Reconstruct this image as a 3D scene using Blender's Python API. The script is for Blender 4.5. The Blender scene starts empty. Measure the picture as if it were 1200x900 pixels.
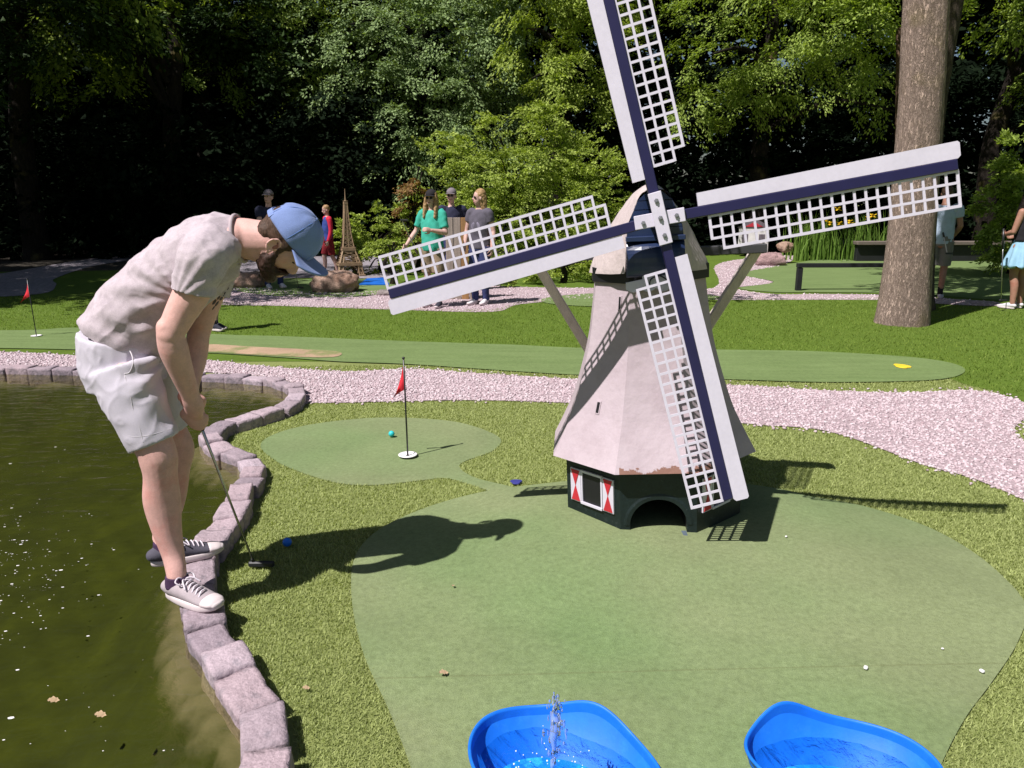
import bpy, math, random
import numpy as np
from mathutils import Vector, Matrix
from mathutils.geometry import delaunay_2d_cdt

rng = np.random.default_rng(7)
random.seed(7)
SC = bpy.context.scene
COL = SC.collection
PI = math.pi
R = math.radians

# ------------------------------------------------------------------ camera
CAMZ, FPX, TH = 1.62, 900.0, R(13.7)
cam_d = bpy.data.cameras.new('camera')
cam = bpy.data.objects.new('camera', cam_d)
COL.objects.link(cam)
cam.location = (0, 0, CAMZ)
cam.rotation_euler = (PI / 2 - TH, 0, 0)
cam_d.sensor_width = 36.0
cam_d.lens = 36.0 * FPX / 1200.0
cam_d.clip_start = 0.05
cam_d.clip_end = 600
SC.camera = cam


def ray(px, py):
    xc, yc = (px - 600) / FPX, (450 - py) / FPX
    return np.array([xc, math.cos(TH) + yc * math.sin(TH), -math.sin(TH) + yc * math.cos(TH)])


def gz(x, y):
    """ground height: a low mound under the windmill"""
    x = np.asarray(x, float); y = np.asarray(y, float)
    r = np.sqrt(((x - 0.85) / 1.15) ** 2 + ((y - 3.6) / 0.9) ** 2)
    t = np.clip((1.25 - r) / 0.75, 0, 1)
    dip = np.exp(-(((x - 3.1) / 1.35) ** 2 + ((y - 4.1) / 1.3) ** 2))
    return 0.05 * t * t * (3 - 2 * t) - 0.11 * dip


def G(px, py, dz=0.0):
    """point of the ground seen at a photo pixel"""
    d = ray(px, py)
    z = dz
    for _ in range(8):
        t = (z - CAMZ) / d[2]
        z = float(gz(d[0] * t, d[1] * t)) + dz
    return np.array([d[0] * t, d[1] * t, z])


def P(px, py, y):
    """point seen at a photo pixel in the vertical plane at distance y"""
    d = ray(px, py)
    t = y / d[1]
    return np.array([d[0] * t, y, CAMZ + d[2] * t])


# ------------------------------------------------------------------ materials
def new_mat(name):
    m = bpy.data.materials.new(name)
    m.use_nodes = True
    nt = m.node_tree
    b = nt.nodes.get('Principled BSDF')
    return m, nt, b


def N(nt, typ, **kw):
    n = nt.nodes.new(typ)
    for k, v in kw.items():
        if k.startswith('i_'):
            n.inputs[k[2:].replace('_', ' ')].default_value = v
        else:
            setattr(n, k, v)
    return n


def ramp(nt, stops):
    r = nt.nodes.new('ShaderNodeValToRGB')
    e = r.color_ramp.elements
    while len(e) > 1:
        e.remove(e[-1])
    e[0].position = stops[0][0]; e[0].color = (*stops[0][1], 1)
    for p, c in stops[1:]:
        q = e.new(p); q.color = (*c, 1)
    return r


def mixc(nt, fac, a, b, mode='MIX'):
    n = nt.nodes.new('ShaderNodeMix'); n.data_type = 'RGBA'; n.blend_type = mode
    for sock, v in ((n.inputs[0], fac), (n.inputs[6], a), (n.inputs[7], b)):
        if hasattr(v, 'is_linked'):
            nt.links.new(v, sock)
        elif isinstance(v, (int, float)):
            sock.default_value = v
        else:
            sock.default_value = (*v, 1)
    return n.outputs[2]


def mul(c, k):
    return tuple(min(1, max(0, x * k)) for x in c)


def pmat(name, col, rough=0.6, var=0.15, scale=12.0, fine=0.0, fscale=120.0, bump=0.0, bscale=60.0, bdist=0.01,
         spec=0.4, metal=0.0, coat=0.0, stretch=None, sheen=0.0, col2=None, c2scale=3.0, c2lo=0.45, c2hi=0.6, sss=0.0):
    m, nt, b = new_mat(name)
    L = nt.links.new
    tc = N(nt, 'ShaderNodeTexCoord')
    vec = tc.outputs['Object']
    if stretch:
        mp = N(nt, 'ShaderNodeMapping'); mp.inputs['Scale'].default_value = stretch
        L(vec, mp.inputs['Vector']); vec = mp.outputs['Vector']
    n1 = N(nt, 'ShaderNodeTexNoise', i_Scale=scale, i_Detail=5.0, i_Roughness=0.6)
    L(vec, n1.inputs['Vector'])
    r1 = ramp(nt, [(0.3, mul(col, 1 - var)), (0.7, mul(col, 1 + var))])
    L(n1.outputs['Fac'], r1.inputs['Fac'])
    out = r1.outputs['Color']
    if col2 is not None:
        n3 = N(nt, 'ShaderNodeTexNoise', i_Scale=c2scale, i_Detail=6.0, i_Roughness=0.65)
        L(vec, n3.inputs['Vector'])
        r3 = ramp(nt, [(c2lo, (0, 0, 0)), (c2hi, (1, 1, 1))])
        L(n3.outputs['Fac'], r3.inputs['Fac'])
        out = mixc(nt, r3.outputs['Color'], out, col2)
    if fine:
        n2 = N(nt, 'ShaderNodeTexNoise', i_Scale=fscale, i_Detail=3.0)
        L(vec, n2.inputs['Vector'])
        r2 = ramp(nt, [(0.3, (1 - fine,) * 3), (0.7, (1.0,) * 3)])
        L(n2.outputs['Fac'], r2.inputs['Fac'])
        out = mixc(nt, 1.0, out, r2.outputs['Color'], 'MULTIPLY')
    L(out, b.inputs['Base Color'])
    b.inputs['Roughness'].default_value = rough
    b.inputs['Specular IOR Level'].default_value = spec
    b.inputs['Metallic'].default_value = metal
    b.inputs['Coat Weight'].default_value = coat
    b.inputs['Sheen Weight'].default_value = sheen
    if sss:
        b.inputs['Subsurface Weight'].default_value = sss
        b.inputs['Subsurface Radius'].default_value = (0.012, 0.005, 0.003)
        b.inputs['Subsurface Scale'].default_value = 0.6
    if bump:
        nb = N(nt, 'ShaderNodeTexNoise', i_Scale=bscale, i_Detail=5.0, i_Roughness=0.6)
        L(vec, nb.inputs['Vector'])
        bp = N(nt, 'ShaderNodeBump', i_Strength=bump, i_Distance=bdist)
        L(nb.outputs['Fac'], bp.inputs['Height'])
        L(bp.outputs['Normal'], b.inputs['Normal'])
    return m


def leaf_mat(name, c1, c2, trans=0.35, rough=0.55, spec=0.15):
    m, nt, b = new_mat(name)
    L = nt.links.new
    g = N(nt, 'ShaderNodeNewGeometry')
    r = ramp(nt, [(0.0, c1), (0.6, c2), (1.0, mul(c2, 1.35))])
    L(g.outputs['Random Per Island'], r.inputs['Fac'])
    L(r.outputs['Color'], b.inputs['Base Color'])
    b.inputs['Roughness'].default_value = rough
    b.inputs['Specular IOR Level'].default_value = spec
    tr = N(nt, 'ShaderNodeBsdfTranslucent')
    t2 = mixc(nt, 1.0, r.outputs['Color'], (1.5, 1.6, 0.5), 'MULTIPLY')
    L(t2, tr.inputs['Color'])
    mx = N(nt, 'ShaderNodeMixShader'); mx.inputs[0].default_value = trans
    L(b.outputs[0], mx.inputs[1]); L(tr.outputs[0], mx.inputs[2])
    out = [n for n in nt.nodes if n.type == 'OUTPUT_MATERIAL'][0]
    L(mx.outputs[0], out.inputs['Surface'])
    return m


# ------------------------------------------------------------------ objects
def tag(o, label=None, cat=None, group=None, kind=None):
    if label: o['label'] = label
    if cat: o['category'] = cat
    if group: o['group'] = group
    if kind: o['kind'] = kind
    return o


def empty(name, loc=(0, 0, 0), rz=0.0):
    o = bpy.data.objects.new(name, None)
    o.location = [float(v) for v in loc]
    o.rotation_euler = (0, 0, rz)
    o.empty_display_size = 0.1
    COL.objects.link(o)
    return o


def mesh_np(name, V, F, mat=None, parent=None, smooth=False, loc=None):
    """V (n,3) float; F list of index tuples or an (m,k) int array"""
    me = bpy.data.meshes.new(name)
    V = np.asarray(V, np.float32)
    if isinstance(F, np.ndarray):
        m, k = F.shape
        me.vertices.add(len(V)); me.vertices.foreach_set('co', V.ravel())
        me.loops.add(m * k); me.loops.foreach_set('vertex_index', F.astype(np.int32).ravel())
        me.polygons.add(m)
        me.polygons.foreach_set('loop_start', np.arange(0, m * k, k, dtype=np.int32))
        me.polygons.foreach_set('loop_total', np.full(m, k, np.int32))
        me.update(calc_edges=True)
    else:
        me.from_pydata([tuple(map(float, v)) for v in V], [], F)
        me.update()
    if smooth:
        me.polygons.foreach_set('use_smooth', np.ones(len(me.polygons), bool))
    o = bpy.data.objects.new(name, me)
    if mat is not None:
        for mm in (mat if isinstance(mat, (list, tuple)) else [mat]):
            me.materials.append(mm)
    COL.objects.link(o)
    if parent is not None: o.parent = parent
    if loc is not None: o.location = [float(v) for v in loc]
    return o


class MB:
    """collects simple shapes into one mesh"""
    def __init__(s):
        s.V = []; s.F = []; s.M = []; s.n = 0

    def add(s, V, F, mi=0):
        V = [tuple(map(float, v)) for v in V]
        s.V += V
        s.F += [tuple(i + s.n for i in f) for f in F]
        s.M += [mi] * len(F)
        s.n += len(V)
        return s

    def box(s, c, size, rot=None, mi=0, bev=0.0):
        hx, hy, hz = [v / 2 for v in size]
        if bev > 0:
            b = min(bev, hx * .9, hy * .9, hz * .9)
            pts = []
            idx = {}
            for sx in (-1, 1):
                for sy in (-1, 1):
                    for sz in (-1, 1):
                        for ax in range(3):
                            p = [sx * hx, sy * hy, sz * hz]
                            for k in range(3):
                                if k != ax:
                                    p[k] -= (sx, sy, sz)[k] * b
                            idx[(sx, sy, sz, ax)] = len(pts); pts.append(p)
            F = []
            for ax in range(3):
                o1, o2 = [k for k in range(3) if k != ax]
                for sg in (-1, 1):
                    q = []
                    for a, bb in ((-1, -1), (1, -1), (1, 1), (-1, 1)):
                        t = [0, 0, 0]; t[ax] = sg; t[o1] = a; t[o2] = bb
                        q.append(idx[(*t, ax)])
                    flip = (sg < 0) ^ (ax == 1)
                    F.append(tuple(q[::-1]) if flip else tuple(q))
            for ax in range(3):            # edge quads running along ax
                o1, o2 = [k for k in range(3) if k != ax]
                for a in (-1, 1):
                    for bb in (-1, 1):
                        def key(sg, fa):
                            t = [0, 0, 0]; t[ax] = sg; t[o1] = a; t[o2] = bb
                            return idx[(*t, fa)]
                        F.append((key(-1, o1), key(1, o1), key(1, o2), key(-1, o2)))
            for sx in (-1, 1):
                for sy in (-1, 1):
                    for sz in (-1, 1):
                        F.append(tuple(idx[(sx, sy, sz, k)] for k in range(3)))
        else:
            pts = [(x, y, z) for x in (-hx, hx) for y in (-hy, hy) for z in (-hz, hz)]
            F = [(0, 1, 3, 2), (4, 6, 7, 5), (0, 4, 5, 1), (2, 3, 7, 6), (0, 2, 6, 4), (1, 5, 7, 3)]
        M = Matrix.Identity(3) if rot is None else rot
        pts = [Vector(c) + M @ Vector(p) for p in pts]
        return s.add(pts, F, mi)

    def bar(s, a, b, w, h=None, up=(0, 0, 1), mi=0, bev=0.0):
        a = Vector(a); b = Vector(b); h = w if h is None else h
        t = (b - a); L = t.length; t.normalize()
        sd = t.cross(Vector(up))
        if sd.length < 1e-4: sd = t.cross(Vector((0, 1, 0)))
        sd.normalize(); u = sd.cross(t)
        M = Matrix((t, sd, u)).transposed()
        return s.box((a + b) / 2, (L, w, h), M, mi, bev)

    def tube(s, pts, r, n=10, mi=0):
        V, F = tube_np(pts, r, n)
        return s.add(V, F, mi)

    def prism(s, poly, axis_o, ux, uy, un, depth, mi=0):
        """extrude a 2-d polygon (in ux,uy) by depth along un"""
        o = np.array(axis_o, float); ux = np.array(ux, float); uy = np.array(uy, float); un = np.array(un, float)
        n = len(poly)
        A = [o + ux * p[0] + uy * p[1] for p in poly]
        B = [a + un * depth for a in A]
        F = [tuple(range(n))[::-1], tuple(range(n, 2 * n))]
        F += [(i, (i + 1) % n, n + (i + 1) % n, n + i) for i in range(n)]
        return s.add(A + B, F, mi)

    def build(s, name, mat, parent=None, smooth=False, loc=None):
        o = mesh_np(name, s.V, s.F, mat, parent, smooth, loc)
        o.data.polygons.foreach_set('material_index', np.array(s.M, np.int32))
        fix_normals(o.data)
        return o


import bmesh


def fix_normals(me):
    bm = bmesh.new(); bm.from_mesh(me)
    bmesh.ops.recalc_face_normals(bm, faces=bm.faces)
    bm.to_mesh(me); bm.free()


def catmull(pts, n=8, closed=False):
    pts = np.asarray(pts, float)
    m = len(pts)
    out = []
    rngs = range(m) if closed else range(m - 1)
    for i in rngs:
        if closed:
            p0, p1, p2, p3 = pts[(i - 1) % m], pts[i], pts[(i + 1) % m], pts[(i + 2) % m]
        else:
            p0, p1, p2, p3 = pts[max(i - 1, 0)], pts[i], pts[i + 1], pts[min(i + 2, m - 1)]
        for k in range(n):
            t = k / n
            out.append(0.5 * ((2 * p1) + (-p0 + p2) * t + (2 * p0 - 5 * p1 + 4 * p2 - p3) * t * t + (-p0 + 3 * p1 - 3 * p2 + p3) * t ** 3))
    if not closed: out.append(pts[-1])
    return np.array(out)


def loft_np(path, rad, side=(0, 1, 0), n=18, sub=4, cap='round', power=1.0):
    """elliptic tube: rad = (a along side, b across) per station"""
    path = np.asarray(path, float)
    rad = np.array([(r, r) if np.isscalar(r) else r for r in rad], float)
    if sub > 1 and len(path) > 1:
        d = catmull(np.hstack([path, rad]), sub)
        path, rad = d[:, :3], np.maximum(d[:, 3:5], 0.002)
    m = len(path)
    tan = np.gradient(path, axis=0)
    tan /= np.linalg.norm(tan, axis=1, keepdims=True) + 1e-12
    side = np.asarray(side, float)
    V = []
    ang = np.linspace(0, 2 * PI, n, endpoint=False)
    ca, sa = np.cos(ang), np.sin(ang)
    if power != 1.0:
        ca = np.sign(ca) * np.abs(ca) ** power; sa = np.sign(sa) * np.abs(sa) ** power

    def ring(c, t, a, b):
        s1 = side - t * np.dot(side, t)
        if np.linalg.norm(s1) < 1e-3:
            s1 = np.cross(t, (1, 0, 0))
        s1 /= np.linalg.norm(s1)
        s2 = np.cross(t, s1)
        return c + np.outer(ca, s1) * a + np.outer(sa, s2) * b
    rings = []
    if cap == 'round':
        for k in (80, 60, 35, 15):
            q = R(k); h = min(rad[0]) * math.sin(q)
            rings.append(ring(path[0] - tan[0] * h, tan[0], rad[0][0] * math.cos(q), rad[0][1] * math.cos(q)))
    for i in range(m):
        rings.append(ring(path[i], tan[i], *rad[i]))
    if cap == 'round':
        for k in (15, 35, 60, 80):
            q = R(k); h = min(rad[-1]) * math.sin(q)
            rings.append(ring(path[-1] + tan[-1] * h, tan[-1], rad[-1][0] * math.cos(q), rad[-1][1] * math.cos(q)))
    V = np.vstack(rings)
    K = len(rings)
    F = []
    for i in range(K - 1):
        for j in range(n):
            j2 = (j + 1) % n
            F.append((i * n + j, i * n + j2, (i + 1) * n + j2, (i + 1) * n + j))
    F.append(tuple(range(n))[::-1])
    F.append(tuple(range((K - 1) * n, K * n)))
    return V, F


def tube_np(pts, r, n=10):
    pts = np.asarray(pts, float)
    rr = [r] * len(pts) if np.isscalar(r) else r
    return loft_np(pts, rr, (0.31, 0.9, 0.3), n, 1, 'flat')


def ell_np(c, r, M=None, n=20, m=12):
    V = [(0, 0, -1)]
    for i in range(1, m):
        a = -PI / 2 + PI * i / m
        for j in range(n):
            b = 2 * PI * j / n
            V.append((math.cos(a) * math.cos(b), math.cos(a) * math.sin(b), math.sin(a)))
    V.append((0, 0, 1))
    V = np.array(V) * np.array(r)
    if M is not None: V = V @ np.array(M).T
    V = V + np.array(c)
    F = [(0, 1 + (j + 1) % n, 1 + j) for j in range(n)]
    for i in range(m - 2):
        for j in range(n):
            a = 1 + i * n
            F.append((a + j, a + (j + 1) % n, a + n + (j + 1) % n, a + n + j))
    t = len(V) - 1; a = 1 + (m - 2) * n
    F += [(a + j, a + (j + 1) % n, t) for j in range(n)]
    return V, F


def fused(name, shapes, voxel, mat, parent=None, smooth_it=3, disp=None, keep=None):
    """one continuous skin over overlapping closed shapes"""
    mb = MB()
    for V, F in shapes: mb.add(V, F)
    o = mesh_np('tmp', mb.V, mb.F)
    md = o.modifiers.new('r', 'REMESH'); md.mode = 'VOXEL'; md.voxel_size = voxel; md.use_smooth_shade = True
    dg = bpy.context.evaluated_depsgraph_get()
    me = bpy.data.meshes.new_from_object(o.evaluated_get(dg))
    bpy.data.objects.remove(o)
    n = len(me.vertices)
    V = np.empty(n * 3); me.vertices.foreach_get('co', V); V = V.reshape(-1, 3)
    E = np.empty(len(me.edges) * 2, np.int64); me.edges.foreach_get('vertices', E); E = E.reshape(-1, 2)
    deg = np.bincount(E.ravel(), minlength=n).reshape(-1, 1)

    def lap(V, k):
        S = np.zeros_like(V)
        np.add.at(S, E[:, 0], V[E[:, 1]]); np.add.at(S, E[:, 1], V[E[:, 0]])
        return V + k * (S / np.maximum(deg, 1) - V)
    for _ in range(smooth_it):
        V = lap(V, 0.55); V = lap(V, -0.3) if _ % 2 else V
    me.vertices.foreach_set('co', V.ravel()); me.update()
    if disp is not None:
        nn = np.empty(n * 3); me.vertices.foreach_get('normal', nn); nn = nn.reshape(-1, 3)
        V = V + nn * disp(V).reshape(-1, 1)
        me.vertices.foreach_set('co', V.ravel()); me.update()
    me.name = name
    me.polygons.foreach_set('use_smooth', np.ones(len(me.polygons), bool))
    ob = bpy.data.objects.new(name, me)
    me.materials.clear(); me.materials.append(mat)
    COL.objects.link(ob)
    if parent is not None: ob.parent = parent
    return ob


def in_poly(pts, poly):
    x, y = pts[:, 0], pts[:, 1]
    c = np.zeros(len(pts), bool)
    n = len(poly)
    j = n - 1
    for i in range(n):
        xi, yi = poly[i][0], poly[i][1]; xj, yj = poly[j][0], poly[j][1]
        if yi != yj:
            k = ((yi > y) != (yj > y)) & (x < (xj - xi) * (y - yi) / (yj - yi) + xi)
            c ^= k
        j = i
    return c


def tri_region(poly, pts, holes=()):
    """triangulate polygon (world xy) with interior points, minus holes"""
    poly = np.asarray(poly)[:, :2]
    V = [Vector((float(a), float(b))) for a, b in poly]
    E = [(i, (i + 1) % len(poly)) for i in range(len(poly))]
    for h in holes:
        h = np.asarray(h)[:, :2]; s = len(V)
        V += [Vector((float(a), float(b))) for a, b in h]
        E += [(s + i, s + (i + 1) % len(h)) for i in range(len(h))]
    ok = in_poly(pts, poly) if len(pts) else np.zeros(0, bool)
    for h in holes:
        ok &= ~in_poly(pts, np.asarray(h))
    V += [Vector((float(a), float(b))) for a, b in pts[ok]]
    r = delaunay_2d_cdt(V, E, [], 0, 1e-5)
    vv = np.array([(v[0], v[1]) for v in r[0]])
    ff = np.array([f for f in r[2] if len(f) == 3])
    cen = vv[ff].mean(1)
    k = in_poly(cen, poly)
    for h in holes:
        k &= ~in_poly(cen, np.asarray(h))
    ff = ff[k]
    a = vv[ff]
    cr = (a[:, 1, 0] - a[:, 0, 0]) * (a[:, 2, 1] - a[:, 0, 1]) - (a[:, 1, 1] - a[:, 0, 1]) * (a[:, 2, 0] - a[:, 0, 0])
    ff[cr < 0] = ff[cr < 0][:, ::-1]
    return vv, ff


def grid(x0, x1, y0, y1, s, jit=0.25):
    gx, gy = np.meshgrid(np.arange(x0, x1, s), np.arange(y0, y1, s))
    p = np.stack([gx.ravel(), gy.ravel()], 1)
    return p + rng.uniform(-jit, jit, p.shape) * s
# ------------------------------------------------------------------ outlines
EDGE_PX = [(-230, 421), (-100, 424), (0, 429), (100, 432), (200, 437), (253, 439), (295, 441), (330, 446), (347, 455), (344, 467),
           (322, 478), (290, 487), (262, 495), (247, 506), (250, 518), (272, 530), (299, 541), (284, 572), (274, 595), (260, 612),
           (240, 636), (234, 668), (234, 700), (237, 730), (256, 757), (277, 786), (303, 815), (312, 862), (306, 905), (288, 960), (255, 1010)]
STONE_TOP = 0.085
WATER_Z = 0.028
edge = np.array([G(a, b, STONE_TOP) for a, b in EDGE_PX])[:, :2]
edge_s = catmull(edge, 10)
pond_loop = np.vstack([edge_s, [(-0.85, 0.55), (-1.3, -0.6), (-4, -1.2), (-8.2, -0.8), (-9, 3), (-8.6, 6.6)]])


def wpoly(px, n=6, dz=0.0):
    w = np.array([G(a, b, dz)[:2] for a, b in px])
    return catmull(w, n, True)


HOLE_GREEN = wpoly([(305, 522), (325, 508), (370, 497), (440, 490), (510, 492), (552, 499), (586, 514), (577, 529), (545, 541), (539, 549), (556, 560),
                    (603, 573), (590, 590), (574, 577), (546, 567), (520, 561), (490, 564), (440, 569), (398, 567), (355, 555), (322, 540)])
MILL_GREEN = wpoly([(487, 920), (458, 840), (425, 765), (412, 700), (417, 652), (446, 621), (500, 596), (560, 579), (620, 570), (760, 560), (900, 572),
                    (950, 583), (1010, 594), (1080, 616), (1135, 645), (1180, 682), (1203, 715), (1192, 755), (1163, 800), (1130, 845), (1100, 905), (1075, 985), (780, 1060), (500, 1000)])
GRAVEL1 = wpoly([(-260, 408), (0, 413), (100, 418), (230, 422), (310, 430), (400, 436), (480, 433), (540, 437), (620, 442), (690, 446), (860, 452), (960, 458),
                 (1060, 461), (1130, 458), (1170, 463), (1215, 480), (1200, 492), (1189, 503), (1196, 516), (1230, 530), (1330, 560), (1330, 640), (1200, 587), (1140, 562), (1080, 545), (1000, 515),
                 (950, 503), (880, 498), (760, 484), (680, 474), (560, 470), (470, 471), (385, 473), (352, 470), (346, 452), (320, 444), (260, 438), (100, 431), (-260, 423)], 5)
FAIRWAY = wpoly([(-300, 383), (0, 388), (100, 385), (260, 393), (330, 395), (480, 401), (600, 405), (690, 409), (860, 411), (960, 413), (1060, 419), (1112, 426), (1131, 435),
                 (1113, 444), (1060, 448), (960, 449), (860, 446), (690, 441), (600, 436), (480, 428), (400, 425), (330, 420), (230, 414), (100, 411), (0, 409), (-300, 405)])
SAND = wpoly([(150, 402), (232, 404), (300, 408), (360, 411), (398, 414), (390, 420), (330, 419), (230, 413), (150, 409)])
LAWN = wpoly([(-500, 355), (-200, 351), (0, 348), (110, 350), (253, 354), (330, 358), (450, 362), (575, 363), (610, 355), (700, 349), (760, 348), (850, 350), (950, 351), (1030, 350),
              (1100, 357), (1200, 363), (1500, 372), (1700, 520), (1250, 492), (1206, 476), (1165, 459), (1135, 452), (1100, 440), (1060, 432), (600, 420), (230, 404), (0, 400), (-500, 398)], 4)
GRAVEL2 = wpoly([(235, 336), (300, 338), (340, 341), (400, 343), (455, 341), (470, 334), (530, 333), (620, 337), (720, 338), (836, 338), (838, 312), (870, 304), (930, 300), (915, 312), (866, 321),
                 (906, 331), (862, 338), (905, 345), (960, 345), (1040, 346), (1100, 350), (1165, 354), (1165, 359), (1090, 356), (1030, 352), (850, 352), (700, 351), (610, 357), (575, 366), (450, 363), (330, 359), (235, 355)], 5)
ROCK_GREEN = wpoly([(250, 331), (300, 328), (370, 328), (456, 329), (462, 338), (440, 346), (400, 349), (330, 348), (285, 343), (255, 337)])
FAR_GREEN = wpoly([(640, 350), (690, 345), (760, 345), (835, 347), (835, 352), (760, 359), (690, 360), (640, 356)])
RIGHT_GREEN = wpoly([(866, 338), (907, 331), (870, 321), (930, 309), (1000, 300), (1100, 303), (1250, 306), (1450, 320), (1420, 345), (1260, 356), (1165, 352), (1100, 347), (1040, 344), (950, 343), (906, 343)])
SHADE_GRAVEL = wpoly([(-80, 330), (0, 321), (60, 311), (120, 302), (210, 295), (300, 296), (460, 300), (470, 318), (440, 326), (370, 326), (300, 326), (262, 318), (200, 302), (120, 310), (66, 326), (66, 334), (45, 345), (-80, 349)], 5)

# tubs in front (world centre, half sizes, turn) - sunk into the green
TUBS = [dict(c=(0.148, 1.89), a=0.30, b=0.225, rot=R(-34), peak=R(58)), dict(c=(0.955, 1.895), a=0.275, b=0.20, rot=R(-12), peak=R(112))]


def tub_ring(t, k=1.0, n=64):
    a = np.linspace(0, 2 * PI, n, endpoint=False)
    e = np.stack([np.cos(a) * t['a'] * k, np.sin(a) * t['b'] * k], 1)
    c, s = math.cos(t['rot']), math.sin(t['rot'])
    return e @ np.array([[c, s], [-s, c]]) + np.array(t['c'])


tub_holes = [tub_ring(t, 0.955, 40) for t in TUBS]


# ------------------------------------------------------------------ ground materials
def turf_mat(name, c, dark, fs=260, mott=0.16, bump=0.5, bs=180, stripes=False):
    m, nt, b = new_mat(name)
    L = nt.links.new
    tc = N(nt, 'ShaderNodeTexCoord'); v = tc.outputs['Object']
    n1 = N(nt, 'ShaderNodeTexNoise', i_Scale=1.7, i_Detail=6.0, i_Roughness=0.62); L(v, n1.inputs['Vector'])
    r1 = ramp(nt, [(0.3, mul(c, 1 - mott)), (0.55, c), (0.75, mul(c, 1 + mott * 0.8))]); L(n1.outputs['Fac'], r1.inputs['Fac'])
    n2 = N(nt, 'ShaderNodeTexNoise', i_Scale=fs, i_Detail=2.0, i_Roughness=0.7); L(v, n2.inputs['Vector'])
    r2 = ramp(nt, [(0.34, (0, 0, 0)), (0.6, (1, 1, 1))]); L(n2.outputs['Fac'], r2.inputs['Fac'])
    col = mixc(nt, r2.outputs['Color'], dark, r1.outputs['Color'])
    n4 = N(nt, 'ShaderNodeTexNoise', i_Scale=fs * 0.16, i_Detail=4.0, i_Roughness=0.7); L(v, n4.inputs['Vector'])
    r4 = ramp(nt, [(0.3, (0.82, 0.82, 0.82)), (0.7, (1.08, 1.08, 1.05))]); L(n4.outputs['Fac'], r4.inputs['Fac'])
    col = mixc(nt, 1.0, col, r4.outputs['Color'], 'MULTIPLY')
    if stripes:
        w = N(nt, 'ShaderNodeTexNoise', i_Scale=1.0, i_Detail=3.0)
        mp = N(nt, 'ShaderNodeMapping'); mp.inputs['Scale'].default_value = (1.2, 9, 1); mp.inputs['Rotation'].default_value = (0, 0, 0.25)
        L(v, mp.inputs['Vector']); L(mp.outputs['Vector'], w.inputs['Vector'])
        rw = ramp(nt, [(0.35, (0.9, 0.92, 0.88)), (0.65, (1.06, 1.05, 1.06))]); L(w.outputs['Fac'], rw.inputs['Fac'])
        col = mixc(nt, 1.0, col, rw.outputs['Color'], 'MULTIPLY')
    if name == 'putting_felt':       # greener, less worn pile in broad patches
        n5 = N(nt, 'ShaderNodeTexNoise', i_Scale=0.55, i_Detail=3.0, i_Roughness=0.5); L(v, n5.inputs['Vector'])
        r5 = ramp(nt, [(0.42, (0, 0, 0)), (0.62, (0.75, 0.75, 0.75))]); L(n5.outputs['Fac'], r5.inputs['Fac'])
        col = mixc(nt, r5.outputs['Color'], col, mixc(nt, 1.0, col, (0.70, 0.92, 0.72), 'MULTIPLY'))
        n6 = N(nt, 'ShaderNodeTexNoise', i_Scale=38.0, i_Detail=6.0, i_Roughness=0.75); L(v, n6.inputs['Vector'])
        r6 = ramp(nt, [(0.32, (0.86, 0.86, 0.82)), (0.52, (1, 1, 1)), (0.72, (1.1, 1.09, 1.12))]); L(n6.outputs['Fac'], r6.inputs['Fac'])
        col = mixc(nt, 1.0, col, r6.outputs['Color'], 'MULTIPLY')
        sp = N(nt, 'ShaderNodeSeparateXYZ'); L(v, sp.inputs[0])      # a glued carpet seam crossing the green
        sm = N(nt, 'ShaderNodeMath', operation='MULTIPLY_ADD'); L(n6.outputs['Fac'], sm.inputs[0]); sm.inputs[1].default_value = 0.016; L(sp.outputs['Y'], sm.inputs[2])
        sm2 = N(nt, 'ShaderNodeMath', operation='MULTIPLY_ADD'); L(sp.outputs['X'], sm2.inputs[0]); sm2.inputs[1].default_value = -0.045; L(sm.outputs[0], sm2.inputs[2])
        sc_ = N(nt, 'ShaderNodeMath', operation='COMPARE'); L(sm2.outputs[0], sc_.inputs[0]); sc_.inputs[1].default_value = 2.36; sc_.inputs[2].default_value = 0.0045
        sf = N(nt, 'ShaderNodeMath', operation='MULTIPLY'); L(sc_.outputs[0], sf.inputs[0]); sf.inputs[1].default_value = 0.32
        col = mixc(nt, sf.outputs[0], col, (0.12, 0.13, 0.055))
    L(col, b.inputs['Base Color'])
    b.inputs['Roughness'].default_value = 0.85; b.inputs['Specular IOR Level'].default_value = 0.15
    nb = N(nt, 'ShaderNodeTexNoise', i_Scale=bs, i_Detail=3.0); L(v, nb.inputs['Vector'])
    bp = N(nt, 'ShaderNodeBump', i_Strength=bump, i_Distance=0.006); L(nb.outputs['Fac'], bp.inputs['Height']); L(bp.outputs['Normal'], b.inputs['Normal'])
    return m


M_FRINGE = turf_mat('turf_base', (0.250, 0.288, 0.104), (0.155, 0.186, 0.052), 220, 0.10)
M_GREEN = turf_mat('putting_felt', (0.240, 0.284, 0.146), (0.182, 0.222, 0.106), 300, 0.16, 0.45, 260, False)
M_FAIR = turf_mat('fairway_felt', (0.172, 0.238, 0.095), (0.130, 0.188, 0.066), 200, 0.10, 0.3, 200, True)
M_LAWN = turf_mat('lawn_turf', (0.115, 0.180, 0.026), (0.070, 0.118, 0.014), 90, 0.16, 0.6, 70)
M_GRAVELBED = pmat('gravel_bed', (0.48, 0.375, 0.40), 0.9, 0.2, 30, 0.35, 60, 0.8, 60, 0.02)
M_SHADEGRAVEL = pmat('shade_tinted_gravel', (0.30, 0.27, 0.30), 0.9, 0.2, 10, 0.4, 20, 0.6, 25, 0.02)  # gravel bed again, darker and bluer: shade put into the colour
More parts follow.
